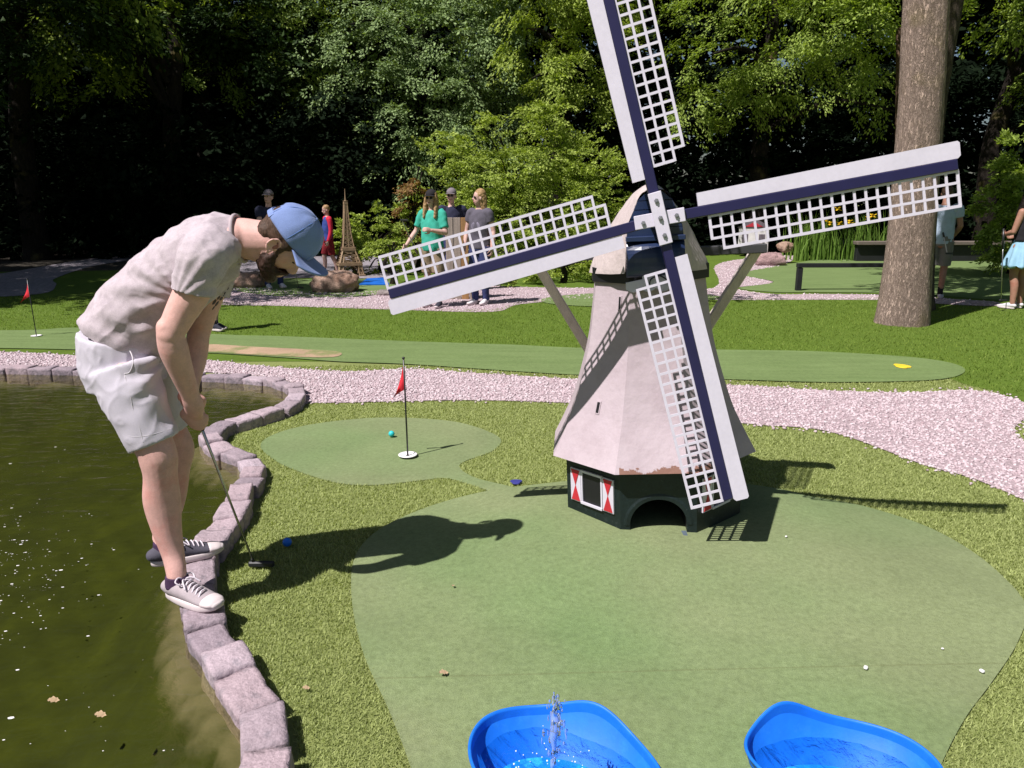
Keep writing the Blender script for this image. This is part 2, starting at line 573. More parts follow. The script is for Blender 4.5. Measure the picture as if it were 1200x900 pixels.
M_SAND = pmat('worn_backing', (0.42, 0.29, 0.19), 0.95, 0.16, 3, 0.2, 60, 0.2, 60, col2=(0.22, 0.23, 0.09), c2scale=2.2, c2lo=0.5, c2hi=0.62)
M_SOIL = pmat('forest_soil', (0.035, 0.028, 0.018), 0.95, 0.3, 2, 0.4, 12, 0.6, 8, 0.05)  # soil with the shade below the crowns put into its dark colour

# ------------------------------------------------------------------ ground sheets
near = grid(-1.7, 5.6, 0.6, 7.0, 0.09)
far = grid(-16, 16, -3, 30, 1.1)
far = far[~((far[:, 0] > -1.7) & (far[:, 0] < 5.6) & (far[:, 1] > 0.6) & (far[:, 1] < 7.0))]
vfar = grid(-150, 150, -60, 170, 18)
vfar = vfar[~((np.abs(vfar[:, 0]) < 16) & (vfar[:, 1] > -3) & (vfar[:, 1] < 30))]
vv, ff = tri_region([(-160, -70), (160, -70), (160, 180), (-160, 180)], np.vstack([near, far, vfar]), [pond_loop] + tub_holes)
ground = mesh_np('ground', np.column_stack([vv, gz(vv[:, 0], vv[:, 1])]), ff, M_FRINGE, smooth=True)
tag(ground, kind='structure')


def sheet(name, poly, level, mat, s=0.09, holes=()):
    lo, hi = np.min(poly, 0), np.max(poly, 0)
    s = max(s, (hi[0] - lo[0]) / 110)
    v, f = tri_region(poly, grid(lo[0], hi[0], lo[1], hi[1], s), holes)
    o = mesh_np(name, np.column_stack([v, gz(v[:, 0], v[:, 1]) + level * 0.004]), f, mat, smooth=True)
    return tag(o, kind='structure')


sheet('forest_floor', catmull([(-120, 17.5), (-25, 17), (-9, 17.5), (-5, 19), (2, 19), (9, 24), (25, 22), (120, 22), (120, 120), (-120, 120)], 3, True), 1, M_SOIL, 2)
sheet('far_turf', np.array([(-40, 7.6), (-10, 7.6), (-3, 7.6), (3, 7.6), (12, 7.6), (40, 7.6), (40, 23), (-40, 23)]), 0.5, M_LAWN, 2)
sheet('lawn', LAWN, 1, M_LAWN)
sheet('gravel_path', GRAVEL1, 2, M_GRAVELBED, holes=[])
sheet('fairway', FAIRWAY, 3, M_FAIR)
sheet('worn_strip', SAND, 4, M_SAND)
sheet('gravel_path', GRAVEL2, 2, M_GRAVELBED)
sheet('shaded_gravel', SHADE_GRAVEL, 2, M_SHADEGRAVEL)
sheet('rock_green', ROCK_GREEN, 3, M_FAIR)
sheet('far_green', FAR_GREEN, 4, M_FAIR)
sheet('shaded_green', RIGHT_GREEN, 3, M_FAIR)
sheet('hole_green', HOLE_GREEN, 1, M_GREEN)
sheet('putting_green', MILL_GREEN, 2, M_GREEN, 0.085, tub_holes)

# ------------------------------------------------------------------ pond
def poly_dist(pts, line):
    a, b = line[:-1], line[1:]
    d = np.full(len(pts), 1e9)
    for p, q in zip(a, b):
        e = q - p; L2 = (e ** 2).sum() + 1e-12
        t = np.clip(((pts - p) @ e) / L2, 0, 1)
        d = np.minimum(d, np.linalg.norm(pts - (p + t[:, None] * e), axis=1))
    return d


bp_ = np.vstack([grid(-2.6, 0.2, 0.2, 8, 0.05), grid(-9, -2.6, -1.2, 8, 0.3)])
vv, ff = tri_region(pond_loop, bp_)
dd = poly_dist(vv, edge_s)
zz = np.interp(dd, [0, 0.09, 0.13, 0.18, 0.21, 0.26, 0.5, 1.6], [-0.03, -0.035, -0.05, -0.10, -0.12, -0.19, -0.33, -0.43])
zz = zz + 0.012 * np.sin(vv[:, 0] * 31) * np.sin(vv[:, 1] * 27)
m, nt, b = new_mat('pond_algae'); L = nt.links.new
tc = N(nt, 'ShaderNodeTexCoord')
n1 = N(nt, 'ShaderNodeTexNoise', i_Scale=3.5, i_Detail=7.0, i_Roughness=0.65); L(tc.outputs['Object'], n1.inputs['Vector'])
r1 = ramp(nt, [(0.28, (0.020, 0.027, 0.0002)), (0.55, (0.036, 0.046, 0.0004)), (0.75, (0.056, 0.068, 0.0015))]); L(n1.outputs['Fac'], r1.inputs['Fac'])
sx = N(nt, 'ShaderNodeSeparateXYZ'); L(tc.outputs['Object'], sx.inputs[0])
n2 = N(nt, 'ShaderNodeTexNoise', i_Scale=9.0, i_Detail=5.0); L(tc.outputs['Object'], n2.inputs['Vector'])
ad = N(nt, 'ShaderNodeMath', operation='MULTIPLY_ADD'); L(n2.outputs['Fac'], ad.inputs[0]); ad.inputs[1].default_value = 0.14; L(sx.outputs['Z'], ad.inputs[2])
mr = N(nt, 'ShaderNodeMapRange'); mr.inputs[1].default_value = -0.03; mr.inputs[2].default_value = 0.035; L(ad.outputs[0], mr.inputs[0])
L(mixc(nt, mr.outputs[0], r1.outputs['Color'], (0.165, 0.145, 0.115)), b.inputs['Base Color'])
b.inputs['Roughness'].default_value = 0.9
M_POND = m
pb = mesh_np('pond_bed', np.column_stack([vv, zz]), ff, M_POND, smooth=True)
tag(pb, kind='structure')
# bank wall of the pond from the bed up to the ground
nl = len(pond_loop)
Vw = np.vstack([np.column_stack([pond_loop, np.full(nl, -0.13)]), np.column_stack([pond_loop, np.full(nl, 0.0)])])
Fw = [(i, (i + 1) % nl, nl + (i + 1) % nl, nl + i) for i in range(nl)]
tag(mesh_np('pond_bank', Vw, Fw, pmat('bank_liner', (0.10, 0.09, 0.075), 0.8, 0.3, 12)), kind='structure')

m, nt, b = new_mat('pond_water'); L = nt.links.new
nt.nodes.remove(b)
tc = N(nt, 'ShaderNodeTexCoord')
mp = N(nt, 'ShaderNodeMapping'); mp.inputs['Scale'].default_value = (1.0, 2.2, 1.0); mp.inputs['Rotation'].default_value = (0, 0, 0.35); L(tc.outputs['Object'], mp.inputs[0])
n1 = N(nt, 'ShaderNodeTexNoise', i_Scale=7.0, i_Detail=5.0, i_Roughness=0.55, i_Distortion=0.6); L(mp.outputs[0], n1.inputs['Vector'])
bp = N(nt, 'ShaderNodeBump', i_Strength=0.30, i_Distance=0.03); L(n1.outputs['Fac'], bp.inputs['Height'])
tr = N(nt, 'ShaderNodeBsdfTransparent'); tr.inputs[0].default_value = (0.78, 0.79, 0.56, 1)
gl = N(nt, 'ShaderNodeBsdfGlossy'); gl.inputs['Roughness'].default_value = 0.03; L(bp.outputs[0], gl.inputs['Normal'])
fr = N(nt, 'ShaderNodeFresnel'); fr.inputs['IOR'].default_value = 1.33; L(bp.outputs[0], fr.inputs['Normal'])
mx = N(nt, 'ShaderNodeMixShader'); L(fr.outputs[0], mx.inputs[0]); L(tr.outputs[0], mx.inputs[1]); L(gl.outputs[0], mx.inputs[2])
L(mx.outputs[0], [n for n in nt.nodes if n.type == 'OUTPUT_MATERIAL'][0].inputs[0])
M_WATER = m
vv, ff = tri_region(pond_loop, grid(-9, 0, -1.2, 8, 0.4))
tag(mesh_np('pond_water', np.column_stack([vv, np.full(len(vv), WATER_Z)]), ff, M_WATER, smooth=True), kind='structure')

# ------------------------------------------------------------------ pebbles, blades
ICO_V = []
ph = (1 + 5 ** .5) / 2
for a, b_ in ((1, ph), (-1, ph), (1, -ph), (-1, -ph)):
    ICO_V += [(0, a, b_), (a, b_, 0), (b_, 0, a)]
ICO_V = np.array(ICO_V) / math.sqrt(1 + ph * ph)
ICO_F = np.array([(i, j, k) for i in range(12) for j in range(i + 1, 12) for k in range(j + 1, 12)
                  if all(abs(np.linalg.norm(ICO_V[p] - ICO_V[q]) - 1.0515) < 0.02 for p, q in ((i, j), (j, k), (i, k)))])
for q in range(len(ICO_F)):
    a_, b_, c_ = ICO_V[ICO_F[q]]
    if np.dot(np.cross(b_ - a_, c_ - a_), a_) < 0: ICO_F[q] = ICO_F[q][::-1]


def scatter_in(poly, n, fringe=0.0):
    lo, hi = np.min(poly, 0) - fringe, np.max(poly, 0) + fringe
    p = rng.uniform(lo, hi, (int(n), 2))
    return p[in_poly(p, poly)]


def stones_cloud(name, pts, z, size, mat):
    n = len(pts)
    s = size * rng.uniform(0.55, 1.35, (n, 1, 1)) * rng.uniform(0.65, 1.25, (n, 1, 3)) * np.array([1, 1, 0.62])
    V = ICO_V[None] * s * rng.uniform(0.78, 1.2, (n, 12, 1))
    a = rng.uniform(0, 2 * PI, n); c, sn = np.cos(a)[:, None], np.sin(a)[:, None]
    x = V[..., 0] * c - V[..., 1] * sn; y = V[..., 0] * sn + V[..., 1] * c
    t = rng.uniform(-.5, .5, (n, 1))
    V = np.stack([x, y, V[..., 2] + t * x], 2)
    V += np.column_stack([pts, gz(pts[:, 0], pts[:, 1]) + z + rng.uniform(0, size * 0.5, n)])[:, None, :]
    F = (ICO_F[None] + (np.arange(n) * 12)[:, None, None]).reshape(-1, 3)
    return mesh_np(name, V.reshape(-1, 3), F, mat)


def island_mat(name, stops, rough=0.8, fine=0.25, fs=150):
    m, nt, b = new_mat(name); L = nt.links.new
    g = N(nt, 'ShaderNodeNewGeometry'); r = ramp(nt, stops); L(g.outputs['Random Per Island'], r.inputs['Fac'])
    tc = N(nt, 'ShaderNodeTexCoord'); n2 = N(nt, 'ShaderNodeTexNoise', i_Scale=fs, i_Detail=3.0); L(tc.outputs['Object'], n2.inputs['Vector'])
    r2 = ramp(nt, [(0.3, (1 - fine,) * 3), (0.7, (1, 1, 1))]); L(n2.outputs['Fac'], r2.inputs['Fac'])
    L(mixc(nt, 1.0, r.outputs['Color'], r2.outputs['Color'], 'MULTIPLY'), b.inputs['Base Color'])
    b.inputs['Roughness'].default_value = rough
    return m


M_PEB = island_mat('pale_pebble', [(0, (0.43, 0.315, 0.34)), (0.25, (0.55, 0.435, 0.465)), (0.7, (0.62, 0.51, 0.54)), (1, (0.68, 0.60, 0.62))])
p = scatter_in(GRAVEL1, 120000)
p = p[(np.abs(p[:, 0]) < 1.05 * p[:, 1] * 0.72 + 0.4) & (~in_poly(p, pond_loop))]
extra = GRAVEL1[rng.integers(0, len(GRAVEL1), 900)] + rng.normal(0, 0.05, (900, 2))
tag(stones_cloud('gravel', np.vstack([p, extra]), 0.006, 0.0118, M_PEB), 'loose pale pink gravel path crossing behind the windmill', 'gravel', kind='stuff')
p = scatter_in(GRAVEL2, 36000)
p = p[np.abs(p[:, 0]) < 0.74 * p[:, 1]]
tag(stones_cloud('gravel', p, 0.005, 0.0165, M_PEB), 'pale pink gravel strip in front of the far trees', 'gravel', kind='stuff')


def blades(name, pts, h, w, mat, lean=0.8, z0=0.0):
    """one bent fibre per point: a thin leaning triangle"""
    n = len(pts)
    a = rng.uniform(0, 2 * PI, n); b2 = a + rng.uniform(-.6, .6, n) + PI / 2
    hh = h * rng.uniform(0.5, 1.25, n); ww = w * rng.uniform(0.7, 1.3, n) * 0.5
    ln = lean * rng.uniform(0.2, 1.4, n) * hh
    base = np.column_stack([pts, gz(pts[:, 0], pts[:, 1]) + z0])
    dv = np.stack([np.cos(a), np.sin(a), np.zeros(n)], 1); sv = np.stack([np.cos(b2), np.sin(b2), np.zeros(n)], 1) * ww[:, None]
    tip = base + dv * ln[:, None] + np.array([0, 0, 1.0]) * hh[:, None]
    V = np.stack([base - sv, base + sv, tip], 1).reshape(-1, 3)
    F = np.arange(n * 3).reshape(n, 3)
    return mesh_np(name, V, F, mat)


M_BLADE = leaf_mat('turf_blade', (0.170, 0.212, 0.056), (0.315, 0.358, 0.140), 0.25, 0.7)
M_LBLADE = leaf_mat('lawn_blade', (0.090, 0.150, 0.014), (0.165, 0.225, 0.042), 0.3, 0.6)


def turf_mask(p):
    k = ~in_poly(p, pond_loop)
    for q in (HOLE_GREEN, MILL_GREEN, GRAVEL1, FAIRWAY, LAWN): k &= ~in_poly(p, q)
    k &= poly_dist(p, edge_s) > 0.085
    return k


p = np.column_stack([rng.uniform(-2.4, 4.2, 1900000), rng.uniform(0.75, 7.4, 1900000)])
p = p[(np.abs(p[:, 0]) < 0.72 * p[:, 1] + 0.25)]
pr = np.clip((2.3 / np.hypot(p[:, 0], p[:, 1])) ** 1.5, 0, 1)
p = p[rng.random(len(p)) < pr]
p = p[turf_mask(p)]
d = np.hypot(p[:, 0], p[:, 1])
k = np.interp(d, [2, 4, 7], [1.0, 1.5, 2.2])
tag(blades('turf', p, 0.0125 * (0.9 + 0.1 * k), 0.0036 * k, M_BLADE, 1.0), 'olive long pile artificial turf around the putting greens and the pond rim', 'turf', kind='stuff')
p = scatter_in(LAWN, 260000)
p = p[(np.abs(p[:, 0]) < 0.72 * p[:, 1] + 0.3) & ~in_poly(p, FAIRWAY) & ~in_poly(p, GRAVEL1)]
tag(blades('lawn_grass', p[:130000], 0.026, 0.009, M_LBLADE, 0.9), 'bright green lawn strip behind the fairway', 'grass', kind='stuff')
from mathutils import noise as mnoise


def nz(v, s, seed=0.0):
    return mnoise.noise(Vector((v[0] * s + seed, v[1] * s - seed * 1.7, v[2] * s + seed * 0.6)))


# ------------------------------------------------------------------ granite kerb blocks
def rounded_block(sx, sy, sz, seed, n=6, r=0.22, rough=0.06):
    """irregular hewn block, centred, numpy verts + faces"""
    V = {}; verts = []; F = []

    def vid(p):
        k = tuple(round(c * 1000) for c in p)
        if k not in V:
            V[k] = len(verts); verts.append(p)
        return V[k]
    t = np.linspace(-1, 1, n + 1)
    for ax in range(3):
        for sg in (-1, 1):
            for i in range(n):
                for j in range(n):
                    q = []
                    for a, b in ((t[i], t[j]), (t[i + 1], t[j]), (t[i + 1], t[j + 1]), (t[i], t[j + 1])):
                        p = [0, 0, 0]; p[ax] = sg; p[(ax + 1) % 3] = a; p[(ax + 2) % 3] = b
                        q.append(vid(p))
                    F.append(tuple(q) if sg > 0 else tuple(q[::-1]))
    out = []
    h = np.array([sx, sy, sz]) / 2
    rr = r * min(h)
    for p in verts:
        p = np.array(p, float) * h
        c = np.clip(p, -(h - rr), h - rr)
        d = p - c; L = np.linalg.norm(d)
        p = c + (d / L * rr if L > 1e-9 else 0)
        k = nz(p, 9, seed) * 0.6 + nz(p, 24, seed + 5) * 0.3 + nz(p, 60, seed) * .12
        p = p + (p / (np.linalg.norm(p) + 1e-6)) * k * rough * min(h) * 3
        out.append(p)
    return np.array(out), F


M_GRANITE = pmat('granite', (0.43, 0.355, 0.385), 0.85, 0.22, 5, 0.30, 110, 0.8, 26, 0.016, col2=(0.30, 0.26, 0.285), c2scale=17, c2lo=0.50, c2hi=0.62)
_nt = M_GRANITE.node_tree; _oi = N(_nt, 'ShaderNodeObjectInfo'); _rp = ramp(_nt, [(0, (0.72, 0.70, 0.74)), (0.4, (0.95, 0.92, 0.93)), (0.75, (1.05, 0.98, 0.98)), (1, (1.18, 1.17, 1.2))]); _nt.links.new(_oi.outputs['Random'], _rp.inputs['Fac'])
_b = _nt.nodes['Principled BSDF']; _src = _b.inputs['Base Color'].links[0].from_socket
_nt.links.new(mixc(_nt, 1.0, _src, _rp.outputs['Color'], 'MULTIPLY'), _b.inputs['Base Color'])
dv = np.diff(edge_s, axis=0); seg = np.hypot(dv[:, 0], dv[:, 1]); arc = np.concatenate([[0], np.cumsum(seg)])
total = arc[-1]


def at_arc(s):
    return np.array([np.interp(s, arc, edge_s[:, 0]), np.interp(s, arc, edge_s[:, 1])])


ORD = ['first', 'second', 'third', 'fourth', 'fifth', 'sixth', 'seventh', 'eighth', 'ninth', 'tenth', 'eleventh', 'twelfth', 'thirteenth', 'fourteenth',
       'fifteenth', 'sixteenth', 'seventeenth', 'eighteenth', 'nineteenth', 'twentieth']
TENS = {2: 'twenty', 3: 'thirty', 4: 'forty', 5: 'fifty', 6: 'sixty', 7: 'seventy'}


def ordinal(k):
    if k <= 20: return ORD[k - 1]
    t, u = divmod(k, 10)
    if u == 0: return TENS[t][:-1] + 'ieth'
    return TENS[t] + '-' + ORD[u - 1]


s = total; kk = 0
srng = np.random.default_rng(11)
while s > 0.05:
    Ls = srng.uniform(0.155, 0.235)
    if kk == 3: Ls = 0.24
    if kk in (4, 5, 6): Ls = 0.165
    a, b_ = at_arc(s), at_arc(max(s - Ls, 0))
    c = (a + b_) / 2; d = b_ - a; L_ = np.linalg.norm(d)
    s -= Ls
    if L_ < 0.05: continue
    px_x = 600 + FPX * c[0] / (c[1] * math.cos(TH) + 1.5 * math.sin(TH))
    if px_x < -25 or c[1] < 1.28: continue
    kk += 1
    w = srng.uniform(0.122, 0.150)
    V, F = rounded_block(L_ * 0.985, w, 0.185, kk * 3.17, 9, 0.12, 0.075)
    # wedge a little so that blocks in a bend stay closed
    ang = math.atan2(d[1], d[0])
    o = mesh_np('kerb_stone', V, F, M_GRANITE, None, True)
    o.location = (c[0] + srng.normal(0, 0.006), c[1] + srng.normal(0, 0.006), STONE_TOP - 0.0925 + srng.normal(0, 0.007))
    o.rotation_euler = (srng.normal(0, 0.03), srng.normal(0, 0.025), ang + srng.normal(0, 0.03))
    tag(o, 'rough granite pond edging block, %s from the bottom of the photo' % ordinal(kk), 'kerb stone', 'granite blocks edging the pond')

# ------------------------------------------------------------------ blue tubs with water
M_BLUE = pmat('blue_plastic', (0.010, 0.165, 0.74), 0.5, 0.06, 6, 0.10, 30, 0.06, 35, spec=0.3, col2=(0.02, 0.20, 0.70), c2scale=18, c2lo=0.55, c2hi=0.75)
m, nt, b = new_mat('tub_water'); L = nt.links.new
nt.nodes.remove(b)
tc = N(nt, 'ShaderNodeTexCoord')
n1 = N(nt, 'ShaderNodeTexNoise', i_Scale=26.0, i_Detail=5.0, i_Roughness=0.6, i_Distortion=1.2); L(tc.outputs['Object'], n1.inputs['Vector'])
bp = N(nt, 'ShaderNodeBump', i_Strength=0.4, i_Distance=0.02); L(n1.outputs['Fac'], bp.inputs['Height'])
tr = N(nt, 'ShaderNodeBsdfTransparent'); tr.inputs[0].default_value = (0.75, 0.93, 1.0, 1)
gl = N(nt, 'ShaderNodeBsdfGlossy'); gl.inputs['Roughness'].default_value = 0.05; L(bp.outputs[0], gl.inputs['Normal'])
fr = N(nt, 'ShaderNodeFresnel'); fr.inputs['IOR'].default_value = 1.33; L(bp.outputs[0], fr.inputs['Normal'])
fr2 = N(nt, 'ShaderNodeMath', operation='MULTIPLY'); fr2.inputs[1].default_value = 1.3; L(fr.outputs[0], fr2.inputs[0])
mx = N(nt, 'ShaderNodeMixShader'); L(fr2.outputs[0], mx.inputs[0]); L(tr.outputs[0], mx.inputs[1]); L(gl.outputs[0], mx.inputs[2])
L(mx.outputs[0], [n for n in nt.nodes if n.type == 'OUTPUT_MATERIAL'][0].inputs[0])
M_TUBW = m
# tub floor: blue with churned lighter patches
M_TUBFLOOR = pmat('tub_floor', (0.014, 0.24, 0.80), 0.5, 0.35, 22, col2=(0.08, 0.58, 0.92), c2scale=14, c2lo=0.5, c2hi=0.68)
M_FOAM = pmat('white_water', (0.80, 0.86, 0.95), 0.25, 0.1, 60, spec=0.6)
tub_labels = ['blue oval plastic tub with a fountain jet, bottom centre of the green', 'blue oval plastic tub of still water, bottom right corner of the green']
for ti, t in enumerate(TUBS):
    root = empty('water_tub', (t['c'][0], t['c'][1], -0.12), 0)
    tag(root, tub_labels[ti], 'tub', 'blue water tubs at the front of the green')
    n = 96
    a = np.linspace(0, 2 * PI, n, endpoint=False)

    def rim_z(a):
        d = np.angle(np.exp(1j * (a + t['rot'] - t['peak'])))
        return 0.150 + 0.055 * np.exp(-(d / 0.42) ** 2) + 0.012 * np.exp(-((np.abs(d) - 1.5) / 0.6) ** 2)
    rz_ = rim_z(a)
    prof = [(0.74, None, 0.0), (0.985, 1.0, 0.0), (1.0, 1.0, 0.004), (0.99, 1.0, 0.010), (0.968, 1.0, 0.010), (0.958, 1.0, 0.002), (0.935, 0.45, 0), (0.90, 0.12, 0), (0.72, None, 0.012)]
    rings = []
    for k, f, dz in prof:
        q = tub_ring(t, k, n) - np.array(t['c'])
        # tub_ring starts its angle at the long axis
        z = (rz_ * f + dz) if f is not None else np.full(n, dz)
        rings.append(np.column_stack([q, z]))
    V = np.vstack(rings)
    F = []
    for i in range(len(prof) - 1):
        F += [(i * n + j, i * n + (j + 1) % n, (i + 1) * n + (j + 1) % n, (i + 1) * n + j) for j in range(n)]
    F.append(tuple(range(n))[::-1])
    sh = mesh_np('shell', V, F, M_BLUE, root, True); fix_normals(sh.data)
    q = tub_ring(t, 0.86, n) - np.array(t['c'])
    mesh_np('tub_floor', np.column_stack([q, np.full(n, 0.016)]), [tuple(range(n))], M_TUBFLOOR, root)
    wz = 0.098
    q = tub_ring(t, 0.938, n) - np.array(t['c'])
    wp = grid(-.4, .4, -.4, .4, 0.02)
    v2, f2 = tri_region(q, wp)
    r0 = np.hypot(v2[:, 0] - (-0.03 if ti == 0 else 0.03), v2[:, 1])
    wv = 0.004 * np.sin(r0 * 90) * np.exp(-r0 * 5) * (1 if ti == 0 else .4)
    wv += np.array([nz((x, y, 0), 22, ti) for x, y in v2]) * 0.006
    mesh_np('water', np.column_stack([v2, wz + wv]), f2, M_TUBW, root, True)
    # nozzle
    mb = MB(); mb.tube([(0, 0, 0.016), (0, 0, 0.1)], 0.012); mb.tube([(0, 0, 0.10), (0, 0, 0.108)], 0.02)
    mb.build('nozzle', pmat('black_plastic', (0.012, 0.012, 0.014), 0.5), root, True, (-0.03 if ti == 0 else 0.02, -0.02, 0))
    if ti == 0:
        # fountain jet: churned column breaking into drops
        m, nt, b = new_mat('jet_water')
        b.inputs['Base Color'].default_value = (0.86, 0.93, 1, 1); b.inputs['Roughness'].default_value = 0.12
        b.inputs['Transmission Weight'].default_value = 0.8; b.inputs['IOR'].default_value = 1.33
        jx = G(641, 893)[:2]
        shapes = []
        jr = np.random.default_rng(3)
        zz_ = np.linspace(0.0, 0.175, 12)
        path = [(jr.normal(0, 0.0025), jr.normal(0, 0.0025), z) for z in zz_]
        rad = [0.005, .0045, .004, .0042, .0045, .005, .007, .010, .0125, .0125, .010, .005]
        shapes.append(loft_np(path, rad, n=10))
        for _ in range(85):
            z = jr.uniform(0.05, 0.205); sp = 0.006 + 0.013 * math.sin(min(1, (z - .06) / .12) * PI * .8)
            shapes.append(ell_np((jr.normal(0, sp * .7), jr.normal(0, sp * .7), z), (jr.uniform(.0015, .004), jr.uniform(.0015, .004), jr.uniform(.003, .012)), n=8, m=6))
        jet = fused('fountain_jet', shapes, 0.0016, m, None, 1)
        jet.location = (0.118, 1.85, -0.005); jet.scale = (1.15, 1.15, 1.42)
        tag(jet, 'spurting jet of clear water rising from the blue fountain tub', 'water jet')
        mb = MB()
        for _ in range(90):
            r_ = abs(jr.normal(0, 0.07)) + 0.012; a_ = jr.uniform(0, 2 * PI); z = 0.002 + jr.exponential(0.03) * (r_ < 0.12)
            mb.add(*ell_np((r_ * math.cos(a_), r_ * math.sin(a_), z + 0.004), [jr.uniform(.0012, .0032)] * 3, n=6, m=5))
        dr = mb.build('water_drops', M_FOAM, None, True, (0.118, 1.85, -0.005))
        tag(dr, 'bright droplets and bubbles splashing around the fountain jet', 'water drops', kind='stuff')

# ------------------------------------------------------------------ flags, balls, marks, litter
M_POLE = pmat('black_steel', (0.018, 0.018, 0.020), 0.35, 0.1, 30, spec=0.5)
M_RED = pmat('red_cloth', (0.62, 0.018, 0.035), 0.75, 0.12, 25, 0.15, 500)
M_CUP = pmat('white_cup', (0.78, 0.76, 0.76), 0.4, 0.05)
M_HOLE = pmat('hole_dark', (0.02, 0.02, 0.02), 0.9)


def hole_flag(label, px, H, lean, tipdx):
    b = G(*px)
    root = empty('hole_flag', b)
    root.rotation_euler = (0, lean, 0)
    tag(root, label, 'golf flag', 'red flags marking the holes')
    mb = MB(); mb.tube([(0, 0, 0.0), (0, 0, H)], 0.0055, 10); mb.build('pole', M_POLE, root, True)
    mb = MB(); mb.add(*ell_np((0, 0, H + 0.004), (0.010, 0.010, 0.008), n=12, m=8)); mb.build('knob', M_POLE, root, True)
    n, k = 16, 12
    V = []
    for i in range(n + 1):
        u = i / n
        for j in range(k + 1):
            v = j / k
            top = np.array([0, 0, H - 0.02]); bot = np.array([0, 0, H - 0.195]); tip = np.array([tipdx, 0.01, H - 0.265])
            p = (top * (1 - v) + bot * v) * (1 - u) + tip * u
            p[2] += 0.05 * math.sin(u * PI) * (v - 0.5) - 0.02 * math.sin(u * PI)
            p[1] += 0.012 * math.sin(u * 7 + v * 4) * (1 - u * .4) * min(1, u * 5)
            V.append(p)
    V = np.array(V)
    F = [(i * (k + 1) + j, (i + 1) * (k + 1) + j, (i + 1) * (k + 1) + j + 1, i * (k + 1) + j + 1) for i in range(n) for j in range(k)]
    m_ = len(V)
    V2 = V + np.array([0, 0.0015, 0])
    F2 = F + [tuple(q + m_ for q in f[::-1]) for f in F]
    mesh_np('pennant', np.vstack([V, V2]), F2, M_RED, root, True)
    mb = MB()
    ring = [(0.060, 0.018), (0.060, 0.022), (0.052, 0.022), (0.046, 0.016), (0.012, 0.014)]
    a = np.linspace(0, 2 * PI, 32, endpoint=False)
    V = [(r * math.cos(q), r * math.sin(q), z) for r, z in ring for q in a]
    F = [(i * 32 + j, i * 32 + (j + 1) % 32, (i + 1) * 32 + (j + 1) % 32, (i + 1) * 32 + j) for i in range(4) for j in range(32)]
    mesh_np('cup', V, F, M_CUP, root, True)
    return root


hole_flag('red pennant on a thin black pole in the white cup near the pond', (478, 536), 0.645, R(-0.6), -0.088)
hole_flag('red pennant on a black pole on the far green, left of the golfer', (43, 395), 0.68, R(-1.0), -0.13)


def ball(label, px, mat, r=0.0215):
    o = mesh_np('golf_ball', *ell_np((0, 0, r), (r,) * 3, n=32, m=20), mat, None, True)
    g = G(*px); o.location = (g[0], g[1], g[2] + 0.008)
    tag(o, label, 'golf ball')


ball('blue golf ball on the turf beside the golfer and his shadow', (337, 642), pmat('blue_ball', (0.01, 0.16, 0.72), 0.35, 0.04, 40, bump=0.08, bscale=500))
ball('turquoise golf ball on the hole green next to the flag', (459, 513), pmat('cyan_ball', (0.03, 0.52, 0.56), 0.35, 0.04, 40, bump=0.08, bscale=500), 0.021)


def disc(name, label, cat, px, r, mat, ry=None, lift=0.016, seed=0, rot=0):
    n = 28; ry = ry or r
    a = np.linspace(0, 2 * PI, n, endpoint=False)
    k = 1 + 0.12 * np.sin(a * 3 + seed) + 0.06 * np.sin(a * 5 + seed * 2)
    x, y = np.cos(a) * r * k, np.sin(a) * ry * k
    c, s_ = math.cos(rot), math.sin(rot); x, y = x * c - y * s_, x * s_ + y * c
    V = np.vstack([np.column_stack([x, y, np.zeros(n)]), np.column_stack([x * .92, y * .92, np.full(n, 0.006)])])
    F = [(j, (j + 1) % n, n + (j + 1) % n, n + j) for j in range(n)] + [tuple(range(n, 2 * n))]
    o = mesh_np(name, V, F, mat); g = G(*px); o.location = (g[0], g[1], g[2] + lift)
    return tag(o, label, cat)


disc('tee_mark', 'small round violet blue mat at the neck between the two greens', 'tee mark', (605, 568), 0.033, pmat('violet_rubber', (0.035, 0.04, 0.22), 0.7))
disc('tee_mark', 'flat yellow tee mark near the rounded end of the fairway', 'tee mark', (1057, 431), 0.07, pmat('yellow_paint', (0.72, 0.52, 0.03), 0.7), 0.09, seed=2)

M_DRY = pmat('dry_leaf', (0.46, 0.33, 0.20), 0.7, 0.25, 60)


def dry_leaf(label, px, size, rot, z=None):
    n = 9
    V = []; F = []
    for i in range(n):
        u = i / (n - 1)
        w = size * 0.36 * math.sin(PI * min(1, u * 1.02 + .02)) ** 0.8 * (1 + 0.35 * math.sin(u * 19))
        for j, s_ in enumerate((-1, 0, 1)):
            V.append((u * size - size / 2, s_ * w, 0.004 + (0.25 * abs(s_) + 0.2 * math.sin(u * 5)) * size * 0.35 + 0.001))
    for i in range(n - 1):
        for j in range(2):
            F.append((i * 3 + j, (i + 1) * 3 + j, (i + 1) * 3 + j + 1, i * 3 + j + 1))
    o = mesh_np('fallen_leaf', V, F, M_DRY, None, True)
    g = G(*px) if z is None else G(px[0], px[1], z)
    o.location = (g[0], g[1], g[2] + (0.014 if z is None else 0.002)); o.rotation_euler = (0.1, 0.15, rot)
    tag(o, label, 'leaf', 'fallen leaves')


